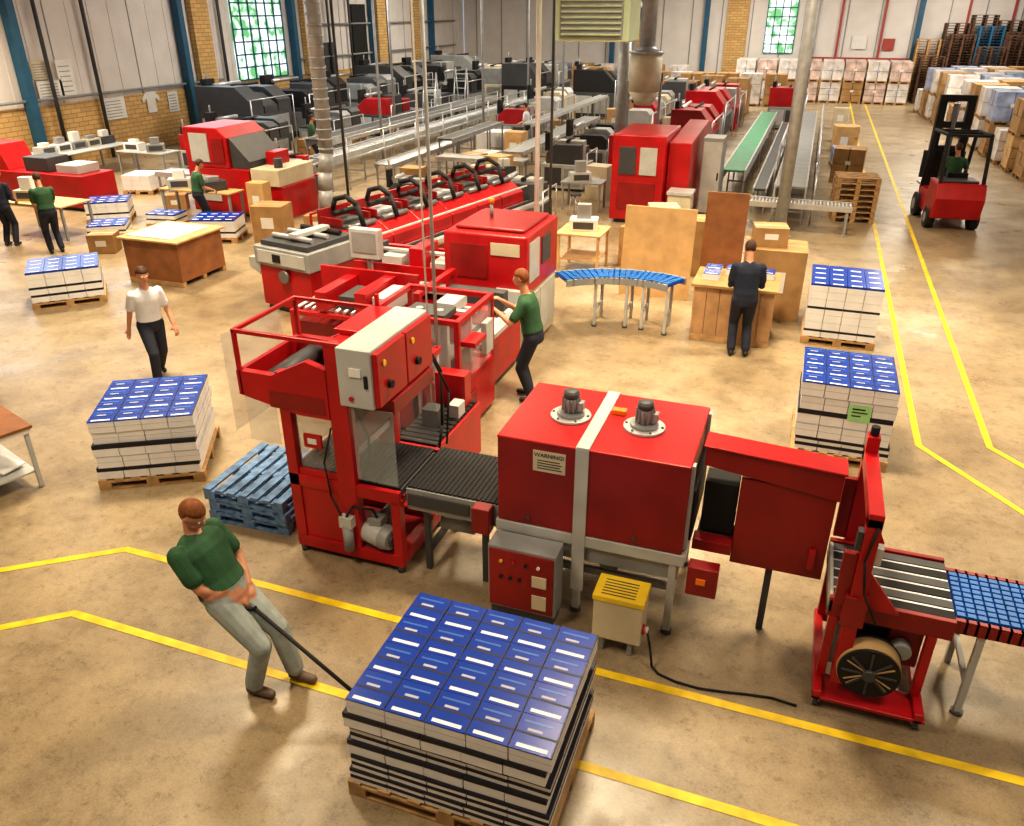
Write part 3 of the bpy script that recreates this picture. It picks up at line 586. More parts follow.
# ================================================================ GATHERING LINE
T=thing('gathering_line','long red gathering machine line with feeder stations','machine',-9.0,12.3,rot=-11.5)
part(T,B().box(-.55,.75,.0,1.4,.1,.9,RED).box(-.5,.7,.05,1.35,0,.1,DG),'end_base',.02)
hb=part(T,B().box(-.6,.8,-.05,1.4,.9,1.25,GREY).box(-.5,.7,.05,1.3,1.25,1.35,DG).prism([(-.6,.6),(-.95,.75),(-.95,.95),(-.6,.95)],'y',.1,1.0,LG).box(-.1,.1,-.09,-.05,1.0,1.15,BLK).box(-.5,.7,-.07,-.05,.95,1.2,LG),'delivery_unit',.015)
sub(hb,B().cyl((-.4,.3,1.4),(.6,.3,1.4),.05,STEEL).cyl((-.4,.7,1.4),(.6,.7,1.4),.05,STEEL).cyl((-.4,1.05,1.4),(.6,1.05,1.4),.05,BLK).box(.1,.3,.2,1.1,1.42,1.5,LG),'drive_shaft')
sub(hb,B().cyl((.15,-.1,.75),(.15,-.05,.75),.12,DST,20),'hand_wheel',0)
for i in range(6):
    yy=1.45+i*1.06
    st=part(T,B().box(-.5,.7,yy,yy+1.05,.0,.85,RED).prism([(-.5,.85),(.7,.85),(.7,1.05),(.3,1.3),(-.5,1.3)],'y',yy+.01,yy+1.04,RED),'feeder_station',.012)
    sub(st,B().box(.7,.72,yy+.15,yy+.9,.2,.7,DRED),'access_panel');sub(st,B().box(.72,.73,yy+.35,yy+.65,.5,.6,WHITE),'station_plate')
    sub(st,B().box(-.45,.25,yy+.1,yy+.95,1.3,1.36,DG).box(-.45,-.38,yy+.1,yy+.95,1.36,1.62,DRED).box(-.38,.2,yy+.08,yy+.13,1.36,1.5,DRED).box(-.38,.2,yy+.92,yy+.97,1.36,1.5,DRED),'hopper_tray')
    sub(st,B().tube([(-.4,yy+.5,1.55),(-.3,yy+.5,1.78),(.0,yy+.5,1.86),(.28,yy+.5,1.72),(.42,yy+.5,1.3)],.05,BLK).cyl((-.1,yy+.2,1.56),(-.1,yy+.85,1.56),.05,BLK).cyl((.33,yy+.12,1.33),(.33,yy+.93,1.33),.06,DST),'feeder_arm',0)
    sub(st,B().box(-.3,.1,yy+.22,yy+.83,1.365,1.42,PAGEG if i%2 else DG),'signature_pile',.002)
part(T,B().box(.75,1.1,1.5,7.9,.72,.8,STEEL).box(.87,.97,1.5,7.9,.8,.84,BLK),'gathering_chain')
parts(T,[B().box(.72,.76,1.5,7.9,1.15,1.19,LG),B().box(-.62,-.58,1.5,7.9,1.5,1.54,RED)],'guard_rail')
for i in range(4): part(T,B().box(.87,.95,1.6+i*1.9,1.68+i*1.9,0,.72,RED),'support_leg')
for i in range(7): part(T,B().box(-.62,-.58,1.5+i*1.05,1.54+i*1.05,0,1.5,RED),'guard_post')
T=thing('cover_feeder','red-framed cover feeder with rollers','machine',-6.5,10.6,world=True)
part(T,B().frame(-7.4,-5.6,10.2,11.2,.1,.95,.07,RED),'frame',.003)
b=B()
for i in range(12): b.cyl((-7.3+i*.14,10.28,.97),(-7.3+i*.14,11.12,.97),.03,STEEL,8)
part(T,b,'roller_bed',0);part(T,B().box(-7.33,-5.67,10.27,11.13,.2,.75,DRED),'drive_casing');parts(T,[B().box(-6.9,-6.7,10.2,11.2,1.0,1.3,RED),B().box(-6.2,-6.0,10.2,11.2,1.0,1.35,RED),B().box(-7.4,-5.6,11.2,11.26,.95,1.4,RED)],'cross_beam')
parts(T,[B().box(-6.6,-6.3,10.4,11.0,1.0,1.2,DG),B().box(-5.95,-5.7,10.3,11.0,1.0,1.28,LG)],'drive_box')
for x in(-7.37,-5.63): part(T,B().cyl((x,10.23,0),(x,10.23,.1),.03,DG),'foot',0);part(T,B().cyl((x,11.17,0),(x,11.17,.1),.03,DG),'foot',0)
# ================================================================ wood crate
T=thing('wooden_crate','large plywood crate with white paper on top','crate',-12.6,13.6,world=True)
part(T,B().box(-13.3,-11.9,12.9,14.3,.1,.93,PLYD),'crate_body',.01)
part(T,B().box(-13.38,-11.82,12.82,14.38,.93,.97,PLY),'lid');part(T,B().box(-13.25,-12.1,13.0,14.2,.971,.985,WHITE),'paper_sheet',0)
parts(T,[B().box(-13.3,-11.9,12.9,13.0,0,.1,WOOD),B().box(-13.3,-11.9,14.2,14.3,0,.1,WOOD),B().box(-13.3,-11.9,13.55,13.65,0,.1,WOOD)],'runner')
# ================================================================ blue curved conveyor & bench
pathbelt([(-3.86,13.45),(-3.6,13.66),(-3.2,13.88),(-2.7,13.98),(-2.2,13.95),(-1.96,13.86),(-1.86,13.8)],.92,.62,GREY,'curved blue modular belt conveyor leading from the trimmer',[(-3.25,13.86),(-2.7,13.97),(-2.4,13.96),(-1.96,13.84)])
T=thing('packing_bench','pale wooden packing bench with books on top','table',-1.0,14.0,world=True)
x0,x1,y0,y1=-1.5,-.17,13.5,14.5
b=B()
for i in range(6): b.box(x0+i*(x1-x0)/6,x0+i*(x1-x0)/6+.216,y0,y0+.03,.12,.98,PLYM)
b.box(x0,x1,y1-.03,y1,.12,.98,PLYM).box(x0,x0+.03,y0+.03,y1-.03,.12,.98,PLYM).box(x1-.03,x1,y0+.03,y1-.03,.12,.98,PLYM)
part(T,b,'side_panel');part(T,B().box(x0-.05,x1+.05,y0-.05,y1+.05,.98,1.03,CARD),'tabletop')
parts(T,[B().box(x0,x1,y0,y0+.1,0,.12,WOOD),B().box(x0,x1,y1-.1,y1,0,.12,WOOD)],'runner')
me=bundle_mesh(.28,.30,.19,0)
for p in((-1.27,13.9),(-.92,14.3),(-1.27,14.25),(-.37,14.25)):
    o=link(bpy.data.objects.new('book_bundle',me));o.location=(p[0],p[1],1.0305);o.scale=(1,1,.6);o['label']='blue book bundle on the packing bench';o['category']='books';o['group']='book bundles on the bench'
def board(x0,x1,y,h,mat,label,t=.03,back=.25):
    T=thing('board_panel',label,'board',x0,y,world=True)
    b=B();b.add([(x0,y,0),(x1,y,0),(x1,y+t,0),(x0,y+t,0),(x0,y+back,h),(x1,y+back,h),(x1,y+back+t,h),(x0,y+back+t,h)],[(0,3,2,1),(4,5,6,7),(0,1,5,4),(1,2,6,5),(2,3,7,6),(3,0,4,7)],mat)
    part(T,b,'sheet',.003)
    for x in(x0+.13,x1-.13): part(T,B().tube([(x,y+back+.45,.02),(x,y+back+t-.03,h*.8)],.02,mat),'prop_strut',0)
board(-3.25,-1.85,15.6,1.75,PLY,'pale plywood screen panel standing upright')
board(-1.75,-.95,16.2,2.0,PLYD,'dark brown upright board beside plywood screen')
TAPE=M('parcel_tape',(.5,.36,.2),.3)
def carton(x,y,z,sx,sy,sz,rot,label='brown cardboard carton',mat=CARD,group=None,name='cardboard_box'):
    b=B().box(-sx/2,sx/2,-sy/2,sy/2,0,sz,mat).box(-sx/2+.002,sx/2-.002,-.03,.03,sz,sz+.002,TAPE).box(-sx*.2,sx*.2,-sy/2-.002,-sy/2,sz*.4,sz*.7,WHITE)
    return single(name,b,label,'box',x,y,z,rot,.004,group)
carton(-.3,15.5,0,1.1,.9,1.3,2,'large brown carton behind the packing bench')
carton(-.45,15.5,1.302,.6,.5,.35,10,'small brown carton on a larger one')
carton(-2.3,17.6,0,.9,.7,1.2,8,'tall brown carton behind plywood screen')
carton(-3.3,17.8,0,.7,.7,.9,-12,'brown carton near the plywood screen')
carton(-12.4,16.9,0,.8,.7,.9,12,'tall brown carton beside blue book stack')
carton(-13.75,18.3,0,.5,.4,1.1,5,'plywood-coloured carton beside the red stitcher',PLY)
for p in((-14.9,15.0),(-15.6,14.6),(-17.1,18.9),(-11.6,18.9),(-11.8,18.0)): carton(p[0],p[1],0,.6,.5,.45,random.uniform(0,60),'small open brown carton on the floor')
for i,p in enumerate(((-10.6,25.9),(-10.3,29.3),(-8.3,27.8),(-5.9,24.5),(-6.2,32.6),(-9.0,24),(-11.9,23.9),(-3.1,19.6),(-12.9,46),(-8.6,38),(-10.9,37.2),(-5.9,37.4),(-17.4,29.8),(1.2,35),(1.3,40),(1.2,44),(-17.6,34))): carton(p[0],p[1],0,.7,.6,[.9,1.2,.7,1.0][i%4],(i*17)%40-20,'brown carton standing between machines',[CARD,PLY,CARD,CREAM][i%4])
def table(x0,x1,y0,y1,z,mat,label,shelf=False):
    T=thing('work_table',label,'table',(x0+x1)/2,(y0+y1)/2,world=True);part(T,B().box(x0,x1,y0,y1,z-.04,z,mat),'tabletop')
    for x in(x0+.03,x1-.09):
        for y in(y0+.03,y1-.09): part(T,B().box(x,x+.06,y,y+.06,0,z-.04,mat if shelf else GREY),'leg')
    if shelf: part(T,B().box(x0+.09,x1-.09,y0+.09,y1-.09,.3,.33,mat),'shelf')
table(-4.9,-3.9,16.5,17.5,.9,PLY,'small pine table with shelf',True)
# ================================================================ folding machine etc
T=thing('folding_machine','tall red folding machine with windowed cabinet','machine',-4.1,23.5,world=True)
part(T,B().box(-4.9,-3.5,21.6,24,.1,2.3,RED).box(-4.8,-3.6,21.7,23.9,0,.1,DG),'cabinet',.03)
parts(T,[B().box(-4.7,-4.25,21.57,21.6,1.3,2.0,DG),B().box(-4.15,-3.7,21.57,21.6,1.3,2.0,LG),B().box(-4.7,-3.7,21.57,21.6,.4,1.1,DRED)],'front_panel')
part(T,B().prism([(22,.0),(27.5,.0),(27.5,1.5),(25.5,2.3),(22,2.1)],'x',-3.48,-2.9,RED),'side_hood',.02)
part(T,B().prism([(24.05,.0),(26.2,.0),(26.2,1.3),(24.05,1.9)],'x',-4.8,-3.55,GREY),'rear_body')
T=thing('feed_cabinet','small cream feed cabinet before the folding machine','cabinet',-3.0,21.6,world=True)
part(T,B().box(-3.3,-2.7,21.3,21.9,0,.9,CREAM),'body');part(T,B().box(-3.33,-2.67,21.27,21.93,.9,.98,LG),'top')
T=thing('electrical_cabinet','grey electrical cabinet beside the folding machine','cabinet',-2.5,23.6,world=True)
part(T,B().box(-2.75,-2.2,23.2,24,.0,2.1,GREY),'body');part(T,B().box(-2.72,-2.23,23.17,23.2,.1,2.0,LG),'door');part(T,B().box(-2.3,-2.26,23.14,23.17,1.0,1.2,BLK),'handle')
T=thing('dust_extractor','pale dust extractor with vertical duct pipes','extractor',-5.4,27,world=True)
part(T,B().cyl((-5.2,27,2.9),(-5.2,27,4.0),.5,CREAM,24).cyl((-5.2,27,2.5),(-5.2,27,2.9),.25,CREAM,24,.5).cyl((-5.2,27,4.0),(-5.2,27,4.06),.54,GALV,24).cyl((-5.2,27,4.06),(-5.2,27,4.2),.4,GALV,24,.24),'filter_drum',0)
parts(T,[B().cyl((-5.2,27,4.2),(-5.2,27,8.98),.24,GALV,20),B().tube([(-6.0,27.5,1.45),(-6.0,27.5,4.6),(-5.45,27.3,5.3)],.2,GALV,14)],'duct_pipe',0)
for q in(-.5,.5): part(T,B().box(-5.2+q-.04,-5.2+q+.04,26.96,27.04,0,3.2,GREY),'leg')
part(T,B().box(-6.3,-5.75,27.2,27.8,0,1.5,RED),'fan_box')
conveyor('belt_conveyor','long green belt conveyor running down the hall',-2.35,-1.65,25,41,1.0,'y',GREEN,LG,9,raild=.3)
conveyor('belt_conveyor','long grey belt conveyor running down the hall',-.75,.1,23,42,1.0,'y',GREY,LG,9,raild=.3)
conveyor('belt_conveyor','narrow grey return conveyor beside the green belt',-1.35,-.95,24,40,.7,'y',DG,GALV,8)
conveyor('roller_conveyor','steel roller cross conveyor near the grey column',-1.9,1.25,21.95,22.6,.75,'x',STEEL,STEEL,3,True)
def guardrail(x,y0,y1,z,label,mat=STEEL):
    T=thing('guard_rail',label,'rail',x,y0,world=True);part(T,B().cyl((x,y0,z),(x,y1,z),.025,mat,8),'rail_bar',0);part(T,B().cyl((x,y0,z*.6),(x,y1,z*.6),.02,mat,8),'rail_bar',0)
    n=int((y1-y0)/2.5)+1
    for i in range(n): 
        y=y0+.1+(y1-y0-.2)*i/(n-1);part(T,B().cyl((x,y,0),(x,y,z),.025,mat,8),'post',0)
guardrail(-.85,25,41,1.5,'steel guard rail between two conveyors');guardrail(.3,23,41,1.4,'steel guard rail beside grey conveyor')
guardrail(-13.8,23,43,1.6,'steel guard rail beside long conveyor');guardrail(-15.4,29,41,1.5,'steel guard rail between conveyors')
palme={}
def palstack(x,y,n,lx=1.1,ly=.9,mat=WOOD,rot=0,label='stack of empty wooden pallets'):
    T=thing('pallet_stack',label,'pallets',x,y,0,rot,group='stacks of empty pallets')
    key=(n,lx,ly,mat.name)
    if key not in palme:
        b=B()
        for i in range(n):
            z=i*.15
            for j in range(4): b.box(-lx/2,lx/2,-ly/2+j*(ly-.14)/3,-ly/2+j*(ly-.14)/3+.14,z+.115,z+.14,mat)
            for xx in(-lx/2,-.06,lx/2-.12): b.box(xx,xx+.12,-ly/2,ly/2,z,z+.02,mat).box(xx,xx+.12,-ly/2,-ly/2+.12,z+.02,z+.115,mat).box(xx,xx+.12,-.06,.06,z+.02,z+.115,mat).box(xx,xx+.12,ly/2-.12,ly/2,z+.02,z+.115,mat)
        palme[key]=b.mesh('pallet_layers')
    o=link(bpy.data.objects.new('pallet_layers',palme[key]));o.parent=T
palstack(1.35,24.2,8,1.1,.9,WOOD,5,'short stack of empty wooden pallets by cross conveyor')
# ================================================================ poles & hangers
def pole(name,x,y,z0,z1,r,mat,label,base=True,cat='column'):
    T=thing(name,label,cat,x,y,z0);part(T,B().cyl((0,0,0),(0,0,z1-z0),r,mat,18),'shaft',0)
    if base: part(T,B().cyl((0,0,0),(0,0,.04),r*2,mat,18),'base_plate',0)
pole('steel_column',-.42,21.5,0,8.99,.15,GALV,'round grey steel column beside cross conveyor')
T=thing('extraction_duct','ribbed grey extraction duct running down to machines','duct',-12.8,20.3,world=True)
b=B().tube([(-12.8,20.3,8.97),(-12.8,20.3,1.6),(-12.85,20.2,1.1),(-12.9,20.2,.6),(-12.9,20.2,.02)],.2,GALV,16)
for i in range(28): b.cyl((-12.8,20.3,1.7+i*.26),(-12.8,20.3,1.75+i*.26),.215,GALV,16)
part(T,b,'duct_pipe',0)
pole('service_pole',-12.4,20.6,.0,8.99,.04,DG,'dark conduit beside the ribbed duct')
pole('service_pole',-4.05,8.53,.0,8.99,.022,GALV,'thin steel service pole rising past the stacker')
pole('service_pole',-4.15,8.5,.0,8.99,.012,WHITE,'thin white cable conduit beside steel pole',False)
pole('service_pole',-4.62,14.3,.0,8.99,.045,WHITE,'white cable pole behind the trimmer')
pole('service_pole',-4.42,14.5,.0,8.99,.025,DG,'dark cable pole behind the trimmer')
for x,y in((-13.45,34),(-10.5,36),(-13.45,40),(-8.5,44),(-15.35,28.3),(-17.2,33),(-13.9,46)): pole('service_pole',x,y,0,8.99,.05,GALV,'slim steel cable drop above the conveyors')
T=thing('air_heater','pale green air heater hanging from the ceiling','heater',-3.6,13.9,world=True)
part(T,B().box(-4.1,-2.9,13.5,14.3,4.75,5.7,PALEG),'casing',.02)
b=B().box(-4.0,-3.0,13.46,13.5,4.82,5.6,GREY)
for i in range(10): b.obx((-3.5,13.45,4.86+i*.08),(.96,.05,.012),(.5,0,0),PALEG)
part(T,b,'louvre_grille',0);parts(T,[B().cyl((-4.0,13.9,5.7),(-4.0,13.9,8.99),.015,DG),B().cyl((-3.0,13.9,5.7),(-3.0,13.9,8.99),.015,DG)],'hanging_rod',0)
# ================================================================ machines by the wall
T=thing('book_binder','red binding machine with sloped clear hood','machine',-15.3,19.5,world=True)
part(T,B().box(-16.3,-14.3,18.7,20.5,.1,1.3,RED).box(-16.2,-14.4,18.8,20.4,0,.1,DG),'base',.02)
part(T,B().prism([(-16.3,1.3),(-14.9,1.3),(-14.9,2.1),(-15.2,2.35),(-16.3,2.35)],'y',18.7,20.5,RED),'hood',.03)
parts(T,[B().prism([(-14.88,1.3),(-14.3,1.3),(-14.3,1.5),(-14.88,2.1)],'y',18.8,20.4,DG),B().box(-16.1,-15.5,18.67,18.7,1.45,2.2,LG),B().box(-15.4,-15.0,18.67,18.7,1.45,2.1,DRED),B().box(-16.1,-15.3,18.67,18.7,.4,1.1,LG)],'access_panel')
T=thing('stitching_machine','cream-topped red stitching machine','machine',-13.9,19.3,world=True)
part(T,B().box(-14.25,-13.3,18.75,20.4,.0,.9,RED),'base',.02);part(T,B().box(-14.25,-13.35,18.7,20.4,.9,1.35,CREAM).cyl((-13.6,19.1,1.35),(-13.6,19.1,1.6),.12,DG).box(-14.2,-13.9,19.4,20.1,1.35,1.7,RED),'head',.02)
conveyor('belt_conveyor','grey conveyor leaving the red binding machine',-18.0,-16.4,19.2,19.9,.95,'x',LG,STEEL,3)
T=thing('sheet_feeder','low red sheet feeding machine beside the wall tables','machine',-21.3,18.2,world=True)
part(T,B().box(-24,-19.2,17.7,18.9,.1,1.0,RED).box(-23.8,-19.4,17.8,18.8,0,.1,DG),'base',.02)
part(T,B().prism([(-24,1.0),(-22,1.0),(-22.3,1.7),(-24,1.7)],'y',17.8,18.8,RED).box(-21.5,-20.6,17.9,18.7,1.0,1.4,DG).box(-20.3,-19.5,17.9,18.7,1.0,1.25,LG),'feeder_head',.02)
table(-19.2,-17.2,15.0,16,.85,PLY,'pine work table with papers');table(-16.6,-14.3,17.75,18.4,.85,PLY,'narrow pine work table by the red binder')
table(-24.8,-23.2,20.5,24,.9,LG,'grey wall bench with small equipment');table(-19,-17.6,23.2,24.6,.9,LG,'grey table carrying small equipment');table(-9.6,-8.2,22.6,23.6,.8,LG,'light grey table near the gathering line');table(-6.6,-5.4,22.6,23.4,.8,GREY,'grey table beside the folding machine')
table(-22.6,-20.6,22.5,23.4,.85,LG,'long grey side table with small tools')
def gadget(x,y,z,rot,i,label='small boxed machine on a bench'):
    c=[LG,WHITE,GREY,CREAM,DG][i%5];T=thing('bench_equipment',label,'equipment',x,y,z,rot)
    part(T,B().box(-.3,.3,-.2,.2,0,.25,c),'casing');part(T,B().box(-.22,.22,-.21,-.2,.05,.2,DG),'front_plate',0);part(T,B().box(-.15,.15,-.1,.1,.25,.36+.1*(i%3),GREY if i%2 else WHITE),'top_unit')
for i in range(5): gadget(-24,20.9+i*.65,.9,90,i)
for i,(x,y,z) in enumerate(((-18.6,23.6,.9),(-17.9,24.2,.9),(-9.2,23.0,.8),(-8.5,23.1,.8),(-6.1,22.9,.8),(-22.1,22.9,.85),(-21.2,22.9,.85),(-18.7,15.5,.85),(-15.0,18.05,.85),(-16.1,18.05,.85),(-4.4,17.0,.9))): gadget(x,y,z,i*37%60,i+1)
def stool(x,y):
    T=thing('stool','round stool with grey legs','stool',x,y);part(T,B().cyl((0,0,.55),(0,0,.6),.17,DG,20),'seat',.01)
    for i in range(4):
        a=i*math.pi/2+.4;part(T,B().cyl((.1*math.cos(a),.1*math.sin(a),.55),(.2*math.cos(a),.2*math.sin(a),0),.015,STEEL,8),'leg',0)
for p in((-8.8,21.9),(-6.0,22.1),(-18.2,22.7),(-10.4,23.5)): stool(*p)
# ================================================================ long conveyors
conveyor('roller_conveyor','very long steel delivery conveyor with guide rails',-14.9,-14.1,22.5,44,1.05,'y',STEEL,GALV,11,True,.25)
conveyor('roller_conveyor','second long steel conveyor parallel to the first',-13.1,-12.4,23.5,30.5,.8,'y',STEEL,GREY,5,True)
conveyor('belt_conveyor','grey conveyor beside pale sheet stacks',-16.6,-15.8,25,42,1.2,'y',DG,GALV,8,raild=.25)
conveyor('belt_conveyor','grey cross conveyor between the gathering lines',-11.4,-8.4,24.5,25.2,.95,'x',GREY,STEEL,4)
conveyor('belt_conveyor','light conveyor bending towards the gatherer',-9.6,-8.9,26,36.5,1.0,'y',GREY,GALV,7)
conveyor('belt_conveyor','dark conveyor alongside grey finishing units',-12.0,-11.4,26,31,1.3,'y',DG,GREY,4)
conveyor('belt_conveyor','grey conveyor in the far machine row',-10.3,-9.9,30,42,1.4,'y',GREY,LG,6)
def genmachine(x,y,lx,ly,h,mat,top,label,name='press_unit'):
    T=thing(name,label,'machine',x,y)
    part(T,B().box(-lx/2,lx/2,-ly/2,ly/2,.08,h*.55,mat).box(-lx/2+.1,lx/2-.1,-ly/2+.1,ly/2-.1,0,.08,DG),'base',.02)
    b=B();n=3;s=ly/n;q=int(abs(x*3)+abs(y))%3
    for i in range(n):
        hh=h*[1,.86,.95][(i+q)%3];ya=-ly/2+i*s
        if q==0: pr=[(-lx/2,h*.55),(lx/2,h*.55),(lx/2,hh*.78),(lx*.25,hh),(-lx/2,hh)]
        elif q==1: pr=[(-lx/2,h*.55),(lx/2,h*.55),(lx/2,hh*.9),(lx*.4,hh),(-lx*.1,hh),(-lx*.1,hh*.75),(-lx/2,hh*.7)]
        else: pr=[(-lx*.4,h*.55),(lx*.4,h*.55),(lx*.4,hh),(-lx*.2,hh),(-lx*.4,hh*.8)]
        b.prism(pr,'y',ya+.03,ya+s-.03,top if i!=1 else mat)
    part(T,b,'upper_housing',.02)
    parts(T,[B().box(-lx*.42,-lx*.02,-ly/2-.03,-ly/2,h*.12,h*.48,LG if mat!=LG else DG),B().box(lx*.04,lx*.42,-ly/2-.03,-ly/2,h*.12,h*.48,GREY if mat!=GREY else DG),B().box(lx/2,lx/2+.03,-ly*.4,ly*.4,h*.15,h*.5,DG if mat!=DG else GREY)],'access_panel')
    part(T,B().cyl((-lx*.3,-ly*.3,h),(-lx*.3,ly*.3,h),.07,STEEL),'roller',0);part(T,B().cyl((lx*.05,-ly*.3,h),(lx*.05,ly*.3,h),.05,BLK),'roller',0)
    part(T,B().box(-lx*.45,-lx*.35,-ly*.4,-ly*.2,h*.8,h+.25,BLK).cyl((-lx*.4,-ly*.3,h+.2),(-lx*.4,-ly*.3,h+.5),.03,STEEL,8),'control_box')
    part(T,B().tube([(lx/2+.1,-ly/2,0),(lx/2+.1,-ly/2,h*.8),(lx/2+.1,ly/2,h*.8),(lx/2+.1,ly/2,0)],.025,STEEL,8),'hand_rail',0)
for a in ((-20.5,27,2.6,2,1.5,DG,DG,'dark grey press unit near the brick wall'),(-23,30.5,2.6,3,2.4,DG,DG,'tall dark grey printing press unit'),(-22.8,34.6,2.8,3.5,2.3,DG,BLK,'tall black printing press unit'),
 (-22.5,39.2,3,3,2.2,DG,GREY,'grey printing press unit with rollers'),(-22.6,43.5,3,3.5,2.5,BLK,DG,'large black press tower by the wall'),(-22.5,48.5,3,3.5,2.4,GREY,DG,'large grey press tower under wall pipes'),(-22.5,53,3,3,2.6,DG,GREY,'dark press tower at the wall end'),
 (-19.2,31,1.6,2.4,1.5,GREY,DG,'grey folding unit beside conveyor'),(-19,35.5,1.8,2.5,1.7,DG,RED,'low dark unit with red housing'),(-18.8,39.5,1.8,2.8,1.6,LG,DG,'light grey unit with dark housing'),(-18.8,44,1.8,2.6,2.2,DG,BLK,'dark folding tower beside step ladder'),
 (-15.7,46.5,2,3,2.6,BLK,DG,'black tower machine beyond conveyor'),(-12.5,49.5,2.2,2.4,2.3,LG,CARD,'light tower machine in far machine row'),(-15.9,51,2.2,3,2.4,GREY,LG,'grey tower machine in far machine row'),(-19,50,2.2,3,2.2,CREAM,GREY,'cream machine in far machine row'),
 (-12.2,35,1.6,1.8,1.5,GREY,RED,'grey finishing unit with red housing'),(-12.2,39.5,1.6,3,1.8,CREAM,LG,'cream finishing unit with light housing'),(-11.2,45,2.2,2,2.4,DG,BLK,'dark cabinet machine by steel drops'),
 (-7.3,25.8,1.4,1.2,1.5,LG,DG,'light grey feeder with dark top'),(-7.5,29.5,1.6,2,1.5,GREY,BLK,'grey feeder with black rollers'),(-6.9,35,1.5,3,1.9,RED,LG,'red and grey finishing machine'),(-7.0,20.6,1.2,1.2,1.25,LG,DG,'grey feeder with dark top near gatherer'),
 (-4.2,32.5,1.4,3.5,2.0,RED,DRED,'red press unit beyond folding machine'),(-4.4,38,1.6,4,2.2,GREY,RED,'grey machine with red cover'),(-4.4,43,1.8,3,2.0,RED,GREY,'red machine with grey cover in the row'),(-17.3,22.2,1.2,1.8,1.5,GREY,LG,'grey unit behind the red binder'),
 (-7.2,39.5,1.6,3,1.8,CREAM,GREY,'cream unit in the machine row'),(-20.9,25,1.2,1.2,1.2,LG,RED,'small light unit with red housing'),(-10.2,20.2,1.1,1.0,1.1,GREY,DG,'small grey unit beside pale sheets'),(-14.6,21.4,1.0,1.0,1.3,RED,GREY,'small red unit near the duct'),
 (-7.0,44.4,1.6,2,2.1,LG,DG,'light grey machine beside carton loads'),(-1.4,44,1.6,2.4,1.9,GREY,RED,'grey machine ending the belt line')): genmachine(*a)
lme={}
def load(x,y,sx,sy,h,mat,label,rot=0,lv=3,z=0):
    T=thing('wrapped_pallet_load',label,'pallet load',x,y,z,rot,group='wrapped pallet loads')
    pallet_parts(T,sx,sy,WOOD);h=round(h,1)
    key=(sx,sy,h,mat.name,lv)
    if key not in lme:
        b=B();nx=2;ny=2
        for l in range(lv):
            for i in range(nx):
                for j in range(ny):
                    o=.014*((i+j+l)%2)
                    b.box(-sx/2+i*sx/nx+.01+o,-sx/2+(i+1)*sx/nx-.01,-sy/2+j*sy/ny+.01+o,-sy/2+(j+1)*sy/ny-.01,.141+l*(h-.14)/lv,.14+(l+1)*(h-.14)/lv-(.015 if l<lv-1 else 0),mat)
        lme[key]=b.mesh('carton_load')
    o=link(bpy.data.objects.new('carton_load',lme[key]));o.parent=T
    part(T,B().box(-sx*.08,sx*.08,-sy/2-.006,-sy/2+.012,h*.55,h*.66,WHITE if mat!=WRAP else WRAPB),'label_sheet',0)
for i in range(5):
    for j in range(2):
        load(-9.6+i*1.35,48.5+j*1.4,1.15,1.15,1.4+.6*random.random(),CARD,'brown carton load on a pallet',random.uniform(-4,4))
for i in range(2): load(-5.5+i*1.3,46.4,1.1,1.1,1.4,CARD,'brown carton load on a pallet')
for i in range(6): load(-9.5+i*1.4,54,1.2,1.2,1.8,[CARD,WRAP,CARD][i%3],'tall carton load near the back wall')
for i in range(8): load(-20+i*1.6,57,1.2,1.2,2.0,[CARD,WRAP,WRAPB][i%3],'mixed carton load near the back wall')
for i,(x,y,h) in enumerate(((-10.9,27.6,.7),(-6.0,31.2,.9),(-5.6,29.6,.6),(-12.3,42.5,1.3),(1.35,27,.6),(1.3,30,1.1),(1.3,33,.7),(1.3,37,1.0),(-6.0,42,1.2),(-18.4,28.3,.7),(-8.0,32,.8))):
    load(x,y,1.0,.9,h,[WRAP,CARD,WRAPB,PLY][i%4],'part-loaded pallet of printed goods between machines',i*13%20-10,2)
for r_ in range(2):
    for i in range(8):
        x=-4.6+i*1.3
        load(x,57.6+r_*1.5,1.2,1.2,1.2,[WRAPP,WRAP,CARD][i%3],'pale wrapped pallet load by far wall',random.uniform(-2,2))
        load(x,57.6+r_*1.5,1.2,1.2,1.2,[WRAP,WRAPP][i%2],'wrapped pallet load stacked on another load',0,2,1.201)
for r_ in range(4):
    for i in range(13):
        y=32.6+i*1.75+r_*.35;x=7.5+r_*1.5-(i*.13)
        m=[WRAP,WRAPB,CARD,WRAP][(i*2+r_)%4]
        if i<2: m=[CARD,PLY][(i+r_)%2]
        load(x,y,1.3,1.3,1.2,m,'stretch-wrapped pallet load in the storage rows',random.uniform(-2,2))
        if (i*3+r_)%5!=1 and i>0:
            load(x,y,1.3,1.3,1.2,[WRAP,WRAPB,WRAP,CARD][(i*3+r_)%4],'stretch-wrapped load stacked on another load',random.uniform(-2,2),2,1.201)
for i in range(7):
    palstack(6.0+i*1.42,60.6,[24,30,33,31,34,32,30][i],1.36,1.1,[WOOD,DWOOD][i>0],random.uniform(-2,2),'tall stack of empty dark pallets by far wall')
    palstack(6.2+i*1.42,58.9,[18,26,29,27,30,27,28][i],1.36,1.1,[DWOOD,CBLUE][i%4==2],random.uniform(-2,2),'tall stack of empty pallets in rows')
    if i<6: palstack(7.6+i*1.42,57.2,[14,22,26,22,26,24,24][i],1.36,1.1,[WOOD,DWOOD,DWOOD][i%3],random.uniform(-2,2),'tall stack of empty wooden pallets in rows')
